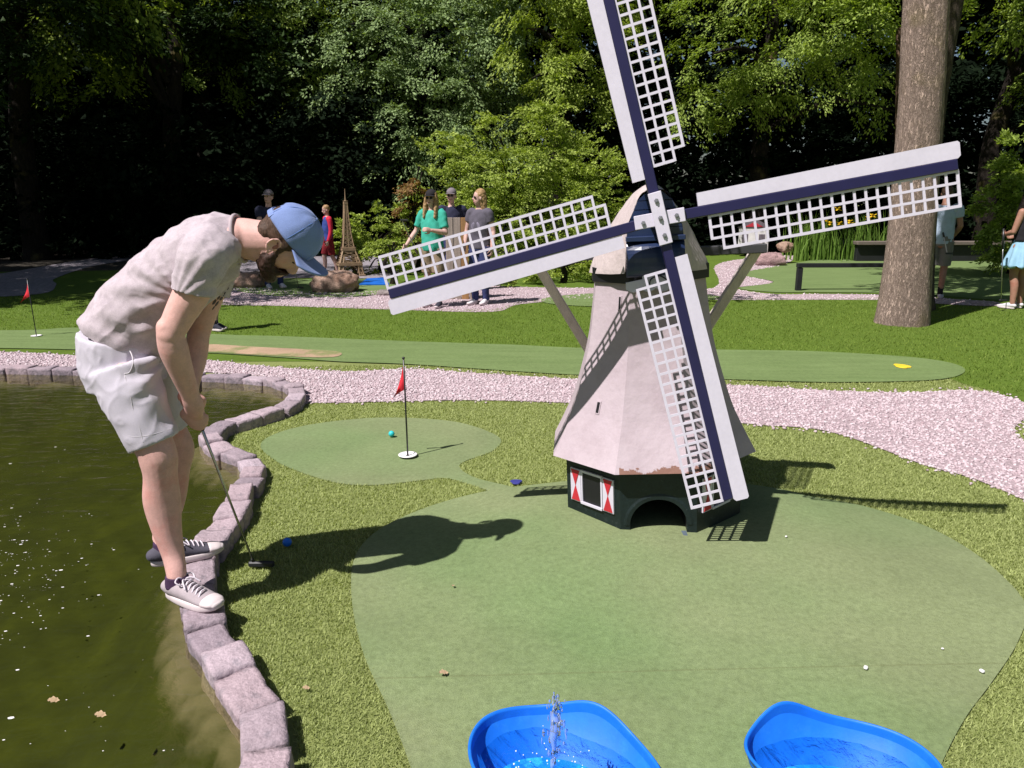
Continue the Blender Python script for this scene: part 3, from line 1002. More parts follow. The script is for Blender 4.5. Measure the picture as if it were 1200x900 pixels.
dry_leaf('curled brown leaf on the green above the left blue tub', (520, 794), 0.034, 0.4)
dry_leaf('tiny pale leaf on the green below the head of the shadow', (531, 691), 0.02, 1.4)
dry_leaf('brown leaf floating on the pond, left of the other floating leaf', (63, 823), 0.036, 0.3, WATER_Z)
dry_leaf('pale leaf floating on the pond nearer to the kerb stones', (118, 840), 0.036, 0.1, WATER_Z)
dry_leaf('yellowish leaf on the olive turf near the bottom kerb stones', (359, 812), 0.026, 0.2)


def pebble(label, px, size, seed):
    V, F = rounded_block(size, size * .8, size * .6, seed, 4, 0.9, 0.12)
    o = mesh_np('pebble', V, F, M_CUP, None, True); g = G(*px)
    o.location = (g[0], g[1], g[2] + size * .25 + 0.012); o.rotation_euler = (0, 0, seed)
    tag(o, label, 'pebble', 'white pebbles on the green')


pebble('white pebble on the green above the right blue tub', (1014, 787), 0.017, 1.0)
pebble('white pebble by the right edge of the putting green', (1150, 791), 0.017, 2.0)
pebble('tiny white pebble lying on the right part of the green', (1104, 764), 0.009, 3.0)
pebble('small dark crumb beside the windmill shadow', (921, 632), 0.012, 4.0)

# floating specks, with sparkle on the water painted as white discs
prng = np.random.default_rng(5)
q = np.array([G(a, b_, WATER_Z)[:2] for a, b_ in zip(np.concatenate([prng.uniform(0, 240, 60), np.abs(prng.normal(0, 55, 150))]), np.concatenate([prng.uniform(500, 900, 60), prng.normal(665, 45, 150)]))])
q = q[in_poly(q, pond_loop)]
q = q[poly_dist(q, edge_s) > 0.14]
V = []; F = []
for (x, y) in q:
    r_ = min(0.006, prng.exponential(0.0012)) + 0.0007; n0 = len(V)
    for k in range(6):
        a = k * PI / 3
        V.append((x + r_ * 1.6 * math.cos(a), y + r_ * math.sin(a), WATER_Z + 0.0012 + 0.0006 * (k % 2)))
    F.append(tuple(range(n0, n0 + 6)))
tag(mesh_np('pond_specks_and_glints', V, F, M_CUP), 'tiny white floating specks and painted glints on the green pond', 'specks', kind='stuff')

# ------------------------------------------------------------------ boulders
M_TAN = pmat('tan_rock', (0.44, 0.30, 0.23), 0.9, 0.22, 4, 0.3, 50, 0.7, 18, 0.03, col2=(0.28, 0.17, 0.12), c2scale=5)
M_GREYR = pmat('grey_rock', (0.26, 0.22, 0.21), 0.9, 0.25, 4, 0.3, 50, 0.7, 18, 0.03)
M_PINKR = pmat('pink_rock', (0.40, 0.26, 0.26), 0.9, 0.25, 6, 0.4, 40, 0.8, 20, 0.03)


def boulder(label, px, size, seed, mat, rz=0.0, pw=1.0, dz=0.0):
    V, F = rounded_block(*size, seed, 12, 0.85, 0.10)
    V = np.array([p * (1 - 0.35 * max(0, p[2] / size[2]) * abs(math.sin(seed)) ) + np.array([0.18 * p[2] * math.sin(seed * 3), 0, 0]) for p in V])
    V = np.array([p + p / (np.linalg.norm(p) + 1e-6) * (nz(p, 2.6 / size[0], seed) * 0.16 * size[2] + nz(p, 8 / size[0], seed) * 0.07 * size[2]) for p in V])
    o = mesh_np('boulder', V, F, mat, None, True)
    g = G(*px); o.location = (g[0], g[1] + size[1] / 2, size[2] * 0.38 + dz); o.rotation_euler = (0, 0, rz)
    tag(o, label, 'boulder')


boulder('tan boulder at the end of the rock green under the golfer chin', (287, 338), (0.60, 0.45, 0.34), 1.3, M_TAN)
boulder('large tan boulder in front of the lattice tower model', (391, 344), (0.76, 0.55, 0.44), 4.4, M_TAN)
boulder('flat grey stone at the edge of the rock green by the sail tip', (452, 347), (0.32, 0.2, 0.12), 2.2, M_GREYR)
boulder('grey boulder among the yellow flowered irises', (986, 297), (0.95, 0.6, 0.52), 3.1, M_GREYR)
boulder('pink granite boulder beside the wooden spreader of the windmill', (906, 312), (0.72, 0.5, 0.36), 5.3, M_PINKR)
boulder('tan stone resting on the pink granite boulder', (921, 309), (0.34, 0.3, 0.24), 6.6, M_TAN, 0.5, 1, 0.32)

# ------------------------------------------------------------------ lattice tower model
def tower():
    g = G(409, 323)
    root = empty('lattice_tower', g, R(24))
    tag(root, 'brown model of an iron lattice tower with arched legs and a spire', 'tower model')
    mt = pmat('brown_iron', (0.27, 0.185, 0.11), 0.7, 0.2, 12)
    S = 1.68
    prof = [(0.0, 0.265), (0.14, 0.222), (0.24, 0.17), (0.32, 0.122), (0.50, 0.076), (0.69, 0.048), (0.8, 0.036), (0.885, 0.028)]
    for sx in (-1, 1):
        for sy in (-1, 1):
            mb = MB()
            w0 = 0.085
            for i in range(2):
                (z0, a0), (z1, a1) = prof[i], prof[i + 1]
                wa, wb = w0 * (1 - z0 * 1.5), w0 * (1 - z1 * 1.5)
                ca = [(sx * (a0 - dx * wa), sy * (a0 - dy * wa), z0 * S) for dx in (0, 1) for dy in (0, 1)]
                cb = [(sx * (a1 - dx * wb), sy * (a1 - dy * wb), z1 * S) for dx in (0, 1) for dy in (0, 1)]
                for p_, q_ in zip(ca, cb): mb.bar(p_, q_, 0.026)
                for p_, q_ in ((0, 1), (1, 0), (0, 2), (2, 0), (1, 3), (3, 1), (2, 3), (3, 2)):
                    m1 = (np.array(ca[p_]) + np.array(cb[p_])) / 2; m2 = (np.array(ca[q_]) + np.array(cb[q_])) / 2
                    mb.bar(ca[p_], m2, 0.016); mb.bar(m1, cb[q_], 0.016); mb.bar(m1, m2, 0.014)
            mb.box((sx * 0.225, sy * 0.225, 0.02), (0.13, 0.13, 0.045), bev=0.004)
            mb.build('leg', mt, root)
    for k in range(4):
        mb = MB()
        M = Matrix.Rotation(k * PI / 2, 3, 'Z')
        pts = [M @ Vector((0.15 * math.cos(a), -0.225 + 0.02 * math.sin(a), 0.07 + 0.16 * math.sin(a))) for a in np.linspace(0, PI, 12)]
        for a_, b2 in zip(pts[:-1], pts[1:]): mb.bar(a_, b2, 0.022)
        mb.build('arch', mt, root)
    pass
    for z, a in ((0.145, 0.25), (0.325, 0.145), (0.885, 0.042)):
        mb = MB(); mb.box((0, 0, z * S), (a * 2, a * 2, 0.04), bev=0.003); mb.box((0, 0, z * S + 0.028), (a * 1.86, a * 1.86, 0.03), bev=0.003)
        for k in range(4):
            M = Matrix.Rotation(k * PI / 2, 3, 'Z')
            mb.bar(M @ Vector((-a, -a, z * S + 0.05)), M @ Vector((a, -a, z * S + 0.05)), 0.007)
        mb.build('platform', mt, root)
    mb = MB()
    zs = np.linspace(0.15, 0.885, 15); hw = np.interp(zs, [p[0] for p in prof], [p[1] for p in prof])
    for i in range(14):
        for k in range(4):
            M = Matrix.Rotation(k * PI / 2, 3, 'Z')
            A = M @ Vector((-hw[i], -hw[i], zs[i] * S)); B = M @ Vector((hw[i], -hw[i], zs[i] * S))
            C_ = M @ Vector((-hw[i + 1], -hw[i + 1], zs[i + 1] * S)); D_ = M @ Vector((hw[i + 1], -hw[i + 1], zs[i + 1] * S))
            th = 0.018 if i < 4 else 0.014
            mb.bar(A, C_, th * 1.5); mb.bar(A, D_, .015); mb.bar(B, C_, .015); mb.bar(A, B, .014)
            if i >= 3:   # the closed plated core of the upper shaft
                mb.bar((A + B) / 2, (C_ + D_) / 2, 0.02)
    mb.build('shaft', mt, root)
    mb = MB(); mb.tube([(0, 0, 0.885 * S), (0, 0, 0.92 * S), (0, 0, 0.925 * S), (0, 0, 0.96 * S), (0, 0, 1.06 * S)], [0.03, 0.028, 0.016, 0.012, 0.005], 10); mb.build('spire', mt, root)


tower()
# blue mats, rail, timber edge, plank screen
def flat_mat(label, px4, mat):
    q = [G(*p) for p in px4]
    mb = MB(); c = np.mean(q, 0)
    mb.prism([(p[0] - c[0], p[1] - c[1]) for p in q], (0, 0, 0), (1, 0, 0), (0, 1, 0), (0, 0, 1), 0.02)
    o = mb.build('putting_mat', mat, None); o.location = (c[0], c[1], 0.014)
    tag(o, label, 'mat')


M_BMAT = pmat('blue_mat', (0.006, 0.12, 0.52), 0.6, 0.08, 5)
flat_mat('flat blue mat on the rock green behind the sail tip', [(421, 335), (456, 335), (452, 327), (430, 328)], M_BMAT)
root = empty('low_rail', G(935, 341)); tag(root, 'low black timber rail standing on the shaded green behind the tree', 'rail')
mbk = pmat('black_timber', (0.014, 0.015, 0.017), 0.55, 0.2, 8)
mb = MB(); mb.box((0, 0, 0.2), (0.09, 0.09, 0.42), bev=0.006); mb.build('post', mbk, root)
mb = MB(); mb.box((1.9, 0.05, 0.2), (0.09, 0.09, 0.42), bev=0.006); mb.build('post', mbk, root)
mb = MB(); mb.bar((-0.05, 0, 0.45), (2.0, 0.05, 0.45), 0.11, 0.07, bev=0.006); mb.build('rail', mbk, root)

root = empty('timber_edging', (12.3, 20.0, 0)); tag(root, 'long low weathered timber edging behind the shaded green', 'edging')
mtm = pmat('weathered_timber', (0.16, 0.13, 0.11), 0.85, 0.25, 3, 0.3, 30, 0.5, 20, stretch=(0.4, 4, 4))
mb = MB(); mb.box((0, 0, 0.47), (7.0, 0.34, 0.09), bev=0.012); mb.build('beam', mtm, root)
mb = MB(); mb.box((0, 0.05, 0.21), (6.9, 0.2, 0.425), bev=0.012); mb.build('retaining_board', mbk, root)
root = empty('plank_screen', G(541, 351)); tag(root, 'pale wooden plank screen standing behind the two women', 'screen')
mpl = pmat('pale_plank', (0.36, 0.30, 0.26), 0.8, 0.2, 3, 0.3, 40, stretch=(8, 8, 0.8)); mpo = pmat('ochre_plank', (0.36, 0.20, 0.08), 0.8, 0.2, 3, 0.3, 40, stretch=(8, 8, 0.8))
for k in range(4):
    mb = MB(); mb.box((-0.18 + k * 0.121, 0.01 * (k % 2), 0.65), (0.115, 0.03, 1.3), bev=0.004); mb.build('plank', mpo if k == 2 else mpl, root)
for zz_ in (0.3, 1.0):
    mb = MB(); mb.bar((-0.25, 0.036, zz_), (0.25, 0.036, zz_), 0.03, 0.07); mb.build('batten', mpl, root)
# little house half hidden behind the right sail
root = empty('miniature_house', (6.75, 21.8, 0.12), R(-20)); root.scale = (0.8, 0.8, 0.8); tag(root, 'small white house model with a red gable seen through the right sail', 'house model')
mw = pmat('chalk_white', (0.6, 0.58, 0.58), 0.8, 0.12, 4); mrd = pmat('red_gable', (0.42, 0.02, 0.04), 0.7, 0.1); mgr = pmat('slate', (0.12, 0.10, 0.12), 0.7, 0.2)
mb = MB(); mb.box((0, 0, 0.42), (1.0, 0.55, 0.84), bev=0.01); mb.build('wall', mw, root)
mb = MB(); mb.prism([(-0.55, 0), (0.55, 0), (0, 0.30)], (0, -0.30, 0.842), (1, 0, 0), (0, 0, 1), (0, 1, 0), 0.6); mb.build('roof', mgr, root)
mb = MB(); mb.prism([(-0.3, 0.02), (0.3, 0.02), (0, 0.19)], (0, -0.312, 0.85), (1, 0, 0), (0, 0, 1), (0, 1, 0), 0.01); mb.build('gable_panel', mrd, root)
for x in (-0.28, 0.28):
    mb = MB(); mb.box((x, -0.28, 0.48), (0.2, 0.02, 0.28)); mb.build('window', mgr, root)
# ------------------------------------------------------------------ windmill
def build_mill():
    fc = G(772, 624)
    yaw = R(-4.5)
    W = 0.875
    cx = fc[0] - math.sin(yaw) * W / 2; cy = fc[1] + math.cos(yaw) * W / 2
    z0 = float(gz(fc[0], fc[1])) - 0.012
    root = empty('windmill', (cx, cy, z0), yaw)
    root.rotation_euler = (0, R(-2.8), yaw); root.scale = (1, 1, 1.04)
    tag(root, 'white octagonal miniature windmill with navy and white sails on the green', 'windmill')
    Mbase = pmat('dark_green_paint', (0.009, 0.019, 0.020), 0.5, 0.3, 7, 0.3, 90, 0.25, 60, 0.006, col2=(0.045, 0.06, 0.06), c2scale=28, c2lo=0.62, c2hi=0.72)
    # chipped white render
    m, nt, b = new_mat('white_render'); L = nt.links.new
    tc = N(nt, 'ShaderNodeTexCoord')
    n1 = N(nt, 'ShaderNodeTexNoise', i_Scale=4.0, i_Detail=6.0, i_Roughness=0.6); L(tc.outputs['Object'], n1.inputs['Vector'])
    r1 = ramp(nt, [(0.3, (0.440, 0.365, 0.400)), (0.7, (0.500, 0.422, 0.455))]); L(n1.outputs['Fac'], r1.inputs['Fac'])
    sx = N(nt, 'ShaderNodeSeparateXYZ'); L(tc.outputs['Object'], sx.inputs[0])
    n2 = N(nt, 'ShaderNodeTexNoise', i_Scale=10.0, i_Detail=6.0, i_Roughness=0.68); L(tc.outputs['Object'], n2.inputs['Vector'])
    ad = N(nt, 'ShaderNodeMath', operation='MULTIPLY_ADD'); ad.inputs[1].default_value = -0.16; L(n2.outputs['Fac'], ad.inputs[0]); L(sx.outputs['Z'], ad.inputs[2])
    mr = N(nt, 'ShaderNodeMapRange'); mr.inputs[1].default_value = 0.255; mr.inputs[2].default_value = 0.260; mr.inputs[3].default_value = 1; mr.inputs[4].default_value = 0; L(ad.outputs[0], mr.inputs[0])
    gx = N(nt, 'ShaderNodeMath', operation='LESS_THAN'); L(sx.outputs['Y'], gx.inputs[0]); gx.inputs[1].default_value = -0.43
    gf = N(nt, 'ShaderNodeMapRange'); L(sx.outputs['X'], gf.inputs[0]); gf.inputs[1].default_value = -0.22; gf.inputs[2].default_value = -0.12; gf.inputs[3].default_value = 0.25; gf.inputs[4].default_value = 1.0
    th = N(nt, 'ShaderNodeMath', operation='MULTIPLY'); L(mr.outputs[0], th.inputs[0]); L(gx.outputs[0], th.inputs[1])
    ck = N(nt, 'ShaderNodeMath', operation='GREATER_THAN'); L(gf.outputs[0], ck.inputs[0]); ck.inputs[1].default_value = 0.5
    th2 = N(nt, 'ShaderNodeMath', operation='MULTIPLY'); L(th.outputs[0], th2.inputs[0]); L(ck.outputs[0], th2.inputs[1])
    c = mixc(nt, th2.outputs[0], r1.outputs['Color'], (0.24, 0.13, 0.10))
    n3 = N(nt, 'ShaderNodeTexNoise', i_Scale=3.0, i_Detail=9.0, i_Roughness=0.8); L(tc.outputs['Object'], n3.inputs['Vector'])
    r3 = ramp(nt, [(0.35, (0.86, 0.84, 0.84)), (0.55, (1, 1, 1))]); L(n3.outputs['Fac'], r3.inputs['Fac'])
    L(mixc(nt, 1.0, c, r3.outputs['Color'], 'MULTIPLY'), b.inputs['Base Color'])
    b.inputs['Roughness'].default_value = 0.75; b.inputs['Specular IOR Level'].default_value = 0.25
    nb = N(nt, 'ShaderNodeTexNoise', i_Scale=22.0, i_Detail=6.0); L(tc.outputs['Object'], nb.inputs['Vector'])
    bp = N(nt, 'ShaderNodeBump', i_Strength=0.35, i_Distance=0.012); L(nb.outputs['Fac'], bp.inputs['Height']); L(bp.outputs[0], b.inputs['Normal'])
    Mrender = m
    Mcap = pmat('cream_shell', (0.54, 0.46, 0.45), 0.75, 0.10, 5, 0.12, 60, 0.45, 11, 0.02)
    Mnavy = pmat('navy_paint', (0.016, 0.014, 0.062), 0.38, 0.12, 8, spec=0.5)
    Mnavy2 = pmat('navy_boards', (0.016, 0.030, 0.085), 0.32, 0.15, 8, spec=0.5)
    Mwhite = pmat('white_paint', (0.66, 0.625, 0.725), 0.4, 0.035, 9, 0.06, 60, spec=0.4)
    Mred = pmat('red_paint', (0.50, 0.025, 0.04), 0.5, 0.08)
    Mblack = pmat('black_paint', (0.010, 0.010, 0.012), 0.5)
    Mwood = pmat('cream_timber', (0.72, 0.63, 0.58), 0.7, 0.15, 4, 0.2, 50, 0.3, 30, stretch=(6, 6, 1.2))
    Mbolt = pmat('galvanised_bolt', (0.36, 0.36, 0.38), 0.4, 0.1, metal=0.7)

    def octa(w, z):
        r = w / 2 / math.cos(PI / 8)
        return [(r * math.sin(a), -r * math.cos(a), z) for a in [-PI / 8 + k * PI / 4 for k in range(8)]]   # edge k -> k+1 ; edge 0 is the front

    # base walls, one board per side, the front one with the arch
    bh = 0.335
    mb = MB()
    oc = octa(W, 0); oi = octa(W - 0.06, 0)
    for k in range(8):
        a, b_ = np.array(oc[k]), np.array(oc[(k + 1) % 8])
        ux = (b_ - a) / np.linalg.norm(b_ - a); half = np.linalg.norm(b_ - a) / 2
        nrm = np.array([ux[1], -ux[0], 0]); mid = (a + b_) / 2
        if k == 0:
            ra, hz = 0.135, 0.05
            arch = [(-ra, 0)] + [(-ra * math.cos(t), hz + ra * 0.92 * math.sin(t)) for t in np.linspace(0, PI, 20)] + [(ra, 0)]
            poly = [(-half, 0)] + arch + [(half, 0), (half, bh), (-half, bh)]
            mb.prism(poly, mid, ux, (0, 0, 1), -nrm, 0.03)
            # tunnel behind the arch
            pts = arch
            V = [mid + ux * p[0] * 1.004 + np.array([0, 0, p[1] * 1.002]) - nrm * q for q in (0.03, 0.5) for p in pts]
            n_ = len(pts)
            mb.add(V, [(i, i + 1, n_ + i + 1, n_ + i) for i in range(n_ - 1)], 1)
            mb.add([mid + ux * p[0] * 1.1 + np.array([0, 0, p[1] * 1.1]) - nrm * 0.5 for p in pts], [tuple(range(n_))], 1)
        else:
            mb.prism([(-half, 0), (half, 0), (half, bh), (-half, bh)], mid, ux, (0, 0, 1), -nrm, 0.03)
    mb.build('base', [Mbase, Mblack], root)
    # raised surround of the arch
    a = np.linspace(0, PI, 24)
    V = []
    yb = -W / 2
    for q, rr in ((0.0, 0.137), (-0.004, 0.137), (-0.005, 0.155), (0.0, 0.17)):
        V.append([(-rr * math.cos(t), yb + q + 0.001, 0.05 + rr * 0.92 * math.sin(t)) for t in a])
    Vx = [p for r in V for p in r]
    n_ = 24
    F = [(i * n_ + j, i * n_ + j + 1, (i + 1) * n_ + j + 1, (i + 1) * n_ + j) for i in range(3) for j in range(n_ - 1)]
    for q in (0, n_ - 1): F.append(tuple(i * n_ + q for i in range(4)))
    sur = mesh_np('arch_surround', Vx, F, Mbase, root); fix_normals(sur.data)
    mb = MB(); mb.box((0, yb - 0.012, 0.006), (0.27, 0.06, 0.014), bev=0.003); mb.build('door_sill', pmat('sill_metal', (0.10, 0.13, 0.16), 0.4), root)

    # windows with shutters on the two slanting sides
    for k in (7, 1):
        a, b_ = np.array(oc[k]), np.array(oc[(k + 1) % 8])
        ux = (b_ - a) / np.linalg.norm(b_ - a); nrm = np.array([ux[1], -ux[0], 0]); mid = (a + b_) / 2
        uz = np.array([0, 0, 1.0])

        def slab(mbx, x0, x1, zz0, zz1, d0, d1, mi=0):
            mbx.prism([(x0, zz0), (x1, zz0), (x1, zz1), (x0, zz1)], mid + nrm * d0, ux, uz, nrm, d1 - d0, mi)
        za, zb = 0.105, 0.255
        mb = MB(); slab(mb, -0.062, 0.062, za, zb, 0.001, 0.004)
        win = mb.build('window', Mblack, root)
        mb = MB()
        slab(mb, -0.072, 0.072, zb, zb + 0.011, 0.001, 0.012); slab(mb, -0.072, 0.072, za - 0.011, za, 0.001, 0.014)
        slab(mb, -0.072, -0.062, za, zb, 0.001, 0.010); slab(mb, 0.062, 0.072, za, zb, 0.001, 0.010)
        mb.build('frame', Mwhite, win)
        for s_ in (-1, 1):
            x0, x1 = (s_ * 0.075, s_ * 0.145) if s_ > 0 else (-0.145, -0.075)
            mb = MB()
            slab(mb, x0, x1, za - 0.008, zb + 0.008, 0.001, 0.009, 0)
            xm, zm = (x0 + x1) / 2, (za + zb) / 2
            for t3 in ([(x0 + .006, zb + .003), (xm, zm), (x1 - .006, zb + .003)], [(x0 + .006, za - .003), (x1 - .006, za - .003), (xm, zm)]):
                mb.prism(t3, mid + nrm * 0.009, ux, uz, nrm, 0.003, 1)
            mb.build('shutter', [Mwhite, Mred], root)

    # skirt (body)
    prof = catmull([(0.322, 1.005), (0.44, 0.885), (0.57, 0.770), (0.82, 0.625), (1.0, 0.565), (1.17, 0.525)], 5)
    rings = [octa(0.84, 0.322)] + [octa(w, z) for z, w in prof] + [octa(0.4, 1.17)]
    V = [p for r in rings for p in r]
    F = []
    for i in range(len(rings) - 1):
        for j in range(8):
            F.append((i * 8 + j, i * 8 + (j + 1) % 8, (i + 1) * 8 + (j + 1) % 8, (i + 1) * 8 + j))
    body = mesh_np('body', V, F, Mrender, root); fix_normals(body.data)
    # loopholes: dark slots with a thin lip
    def slot(k, u, z, h=0.055, w=0.02):
        wz = np.interp(z, [p[0] for p in prof], [p[1] for p in prof]); dwz = (np.interp(z + .02, [p[0] for p in prof], [p[1] for p in prof]) - wz) / .02
        o_ = octa(wz, z); a, b_ = np.array(o_[k]), np.array(o_[(k + 1) % 8]); ux = (b_ - a) / np.linalg.norm(b_ - a)
        nrm = np.array([ux[1], -ux[0], 0.0]); t_ = np.array([nrm[0] * dwz / 2, nrm[1] * dwz / 2, 1.0]); t_ /= np.linalg.norm(t_)
        nn = np.cross(ux, t_); nn = nn if np.dot(nn, nrm) > 0 else -nn
        c_ = (a + b_) / 2 + ux * u
        mb = MB()
        mb.prism([(-w / 2, -h / 2), (w / 2, -h / 2), (w / 2, h / 2), (-w / 2, h / 2)], c_ + nn * 0.0005, ux, t_, nn, 0.002)
        f = 0.005
        mb2 = MB()
        for q in ([(-w / 2 - f, -h / 2 - f), (-w / 2, -h / 2 - f), (-w / 2, h / 2 + f), (-w / 2 - f, h / 2 + f)], [(w / 2, -h / 2 - f), (w / 2 + f, -h / 2 - f), (w / 2 + f, h / 2 + f), (w / 2, h / 2 + f)],
                  [(-w / 2, h / 2), (w / 2, h / 2), (w / 2, h / 2 + f), (-w / 2, h / 2 + f)], [(-w / 2, -h / 2 - f), (w / 2, -h / 2 - f), (w / 2, -h / 2), (-w / 2, -h / 2)]):
            mb2.prism(q, c_, ux, t_, nn, 0.004)
        o1 = mb.build('slot_window', Mblack, root)
        mb2.build('frame', Mrender, o1)
    slot(7, 0.0, 0.575, 0.052, 0.018)
    slot(7, 0.055, 1.06, 0.055, 0.012); slot(1, -0.055, 1.06, 0.055, 0.012)

    # dark collar below the cap
    o1, o2, o3 = octa(0.56, 1.15), octa(0.56, 1.215), octa(0.40, 1.215)
    mb = MB(); V = octa(0.42, 1.15) + o1 + o2 + o3
    mb.add(V, [(i * 8 + j, i * 8 + (j + 1) % 8, (i + 1) * 8 + (j + 1) % 8, (i + 1) * 8 + j) for i in range(3) for j in range(8)])
    mb.build('collar', Mblack, root)
    # cap shell: lofted along y
    def sec(hw, top, zb, sh):
        H_ = top - zb
        pts = [(0.0, top), (hw * 0.20, top - H_ * 0.055), (hw * 0.42, top - H_ * 0.22), (hw * 0.64, top - H_ * 0.45), (hw * 0.83, top - H_ * 0.70), (hw * 0.95, zb + H_ * 0.12), (hw, zb)]
        if sh: pts = [(0.0, top), (0.045, top - 0.004), (0.070, top - 0.025), (0.098, top - 0.09), (0.122, top - 0.155), (hw * 0.97, zb + H_ * 0.35), (hw, zb)]
        c_ = catmull(pts, 4)
        full = np.vstack([np.column_stack([-c_[::-1][:, 0], c_[::-1][:, 1]]), c_[1:]])
        return full
    stations = [(-0.325, 0.135, 1.555, 1.20), (-0.25, 0.20, 1.575, 1.195), (-0.15, 0.262, 1.585, 1.19), (-0.02, 0.295, 1.575, 1.185), (0.12, 0.285, 1.53, 1.185), (0.26, 0.21, 1.45, 1.19), (0.33, 0.12, 1.37, 1.2)]
    rings = []
    for y, hw, top, zb in stations:
        s_ = sec(hw, top, zb, 1 if y < -0.3 else 0); rings.append([(x, y, z) for x, z in s_])
    k_ = len(rings[0]); V = [p for r in rings for p in r]
    F = [(i * k_ + j, i * k_ + j + 1, (i + 1) * k_ + j + 1, (i + 1) * k_ + j) for i in range(len(rings) - 1) for j in range(k_ - 1)]
    F.append(tuple((len(rings) - 1) * k_ + j for j in range(k_)))
    V = [np.array(p) + (0.004 * nz(p, 11, 3.3) + 0.002 * nz(p, 30, 1)) * np.array([np.sign(p[0]) if abs(p[0]) > .02 else 0, 0, 1]) for p in V]
    cap = mesh_np('cap', V, F, Mcap, root, True); fix_normals(cap.data)
    fr = sec(0.132, 1.55, 1.175, 1)
    # navy front of boards
    mb = MB()
    zs = np.linspace(1.36, 1.55, 6)
    full = [tuple(p) for p in fr]
    for i in range(len(zs) - 1):
        def hwz(z):
            c_ = fr[len(fr) // 2:]
            return float(np.interp(-z, -c_[:, 1], c_[:, 0]))
        zA, zB = zs[i] + 0.0015, zs[i + 1] - 0.0015
        a1, a2 = hwz(zA), max(hwz(zB), 0.012)
        mb.prism([(-a1, zA), (a1, zA), (a2, zB), (-a2, zB)], (0, -0.345 + 0.001 * (i % 2), 0), (1, 0, 0), (0, 0, 1), (0, 1, 0), 0.05)
    mb.box((0, -0.352, 1.352), (0.265, 0.05, 0.022), bev=0.003)
    # rounded lower breast
    a = np.linspace(-PI / 2, PI / 2, 14)
    V = []
    for x in np.linspace(-0.13, 0.13, 9):
        kx = math.sqrt(max(0.0, 1 - (x / 0.16) ** 2))
        for t in a: V.append((x, -0.33 - 0.075 * kx * math.cos(t) ** 0.8 if math.cos(t) > 0 else -0.33, 1.262 + 0.078 * math.sin(t)))
    F = [(i * 14 + j, i * 14 + j + 1, (i + 1) * 14 + j + 1, (i + 1) * 14 + j) for i in range(8) for j in range(13)]
    F += [tuple(range(14)), tuple(8 * 14 + j for j in range(14))]
    mb.add(V, F)
    mb.build('cap_front', Mnavy2, root)
    # scalloped white beard board
    pts = [(-0.135, 0.0)] + [(-0.135 + 0.27 * t, -0.028 - 0.016 * abs(math.sin(t * PI * 4))) for t in np.linspace(0, 1, 25)] + [(0.135, 0.0), (0.085, 0.012), (0.085, 0.055), (-0.06, 0.055), (-0.06, 0.012)]
    mb = MB(); mb.prism(pts, (0, -0.365, 1.165), (1, 0, 0), (0, 0, 1), (0, 1, 0), 0.012)
    bd = mb.build('beard_board', Mwhite, root)
    mb = MB(); mb.tube(catmull([(-0.03, -0.37, 1.155), (-0.02, -0.375, 1.18), (0.02, -0.378, 1.19), (0.07, -0.372, 1.16), (0.09, -0.36, 1.18)], 6), 0.003, 8); mb.build('cable', Mblack, bd, True)

    # axle, hub and sails
    tilt = R(5.5)
    hub = np.array([0.004, -0.47, 1.435])
    e1 = np.array([1.0, 0, 0]); e2 = np.array([0, math.sin(tilt), math.cos(tilt)]); en = np.array([0, -math.cos(tilt), math.sin(tilt)])
    mb = MB(); mb.tube([hub - en * 0.20, hub - en * 0.02], 0.034, 16); mb.build('axle', Mnavy, root, True)
    rot0 = R(12.6)
    hubo = None

    def fr_(k):
        a_ = (R(7.4), R(102.8), R(192.4), R(283.4))[k]
        u = e1 * math.cos(a_) + e2 * math.sin(a_); v = -e1 * math.sin(a_) + e2 * math.cos(a_)
        return u, v
    mb = MB()
    for k, off in ((0, 0.028), (1, 0.052)):
        u, v = fr_(k)
        mb.bar(hub - u * 0.108 + en * off, hub + u * 0.108 + en * off, 0.057, 0.012, up=en, bev=0.002)
    u, v = fr_(1)
    mb.bar(hub - u * 0.108 + en * 0.034, hub + u * 0.108 + en * 0.034, 0.05, 0.022, up=en)
    hubo = mb.build('hub', Mwhite, root)
    for k in range(4):
        u, v = fr_(k)
        off = 0.034 if k % 2 == 0 else 0.058
        mb = MB(); q = hub + u * 0.072 + en * off
        mb.tube([q, q + en * 0.007], 0.0100, 6); mb.tube([q + en * 0.007, q + en * 0.012], [0.006, 0.005], 10)
        mb.build('bolt', Mbolt, hubo)
    mb = MB(); q = hub + en * 0.058; mb.tube([q, q + en * 0.008], 0.0105, 6); mb.tube([q + en * 0.008, q + en * 0.014], [.007, .005], 10); mb.build('bolt', Mbolt, hubo)
    for k in range(4):
        u, v = fr_(k)
        depth = 0.0 if k % 2 == 0 else 0.024
        o_ = hub + en * (-0.004 + depth)
        mb = MB(); mb.bar(o_ + u * 0.02, o_ + u * 1.235, 0.043, 0.044, up=en, bev=0.003)
        sail = mb.build('sail', Mnavy, root)
        # wind board, a plank set at a slight angle
        mb = MB()
        P2 = [(0.170, 0.023), (1.238, 0.023), (1.25, 0.033), (1.25, 0.083), (1.242, 0.091), (0.170, 0.077)]
        mb.prism(P2, o_ + en * 0.004, u, v, en, 0.014)
        mb.build('wind_board', Mwhite, sail)
        mb = MB()
        p_, nr, nc, u0, v0, bw = 0.0465, 3, 22, 0.212, -0.0245, 0.0105
        def bar2(ua, va, ub, vb, w=bw, d=0.006):
            A = o_ + u * ua + v * va + en * 0.008; B = o_ + u * ub + v * vb + en * 0.008
            mb.bar(A, B, w, d, up=en)
        for r in range(nr + 1):
            us = u0 if r < 3 else u0 + p_
            bar2(us - bw / 2, v0 - r * p_, u0 + nc * p_ + bw / 2, v0 - r * p_, bw * (1.15 if r in (0, 3) else 1))
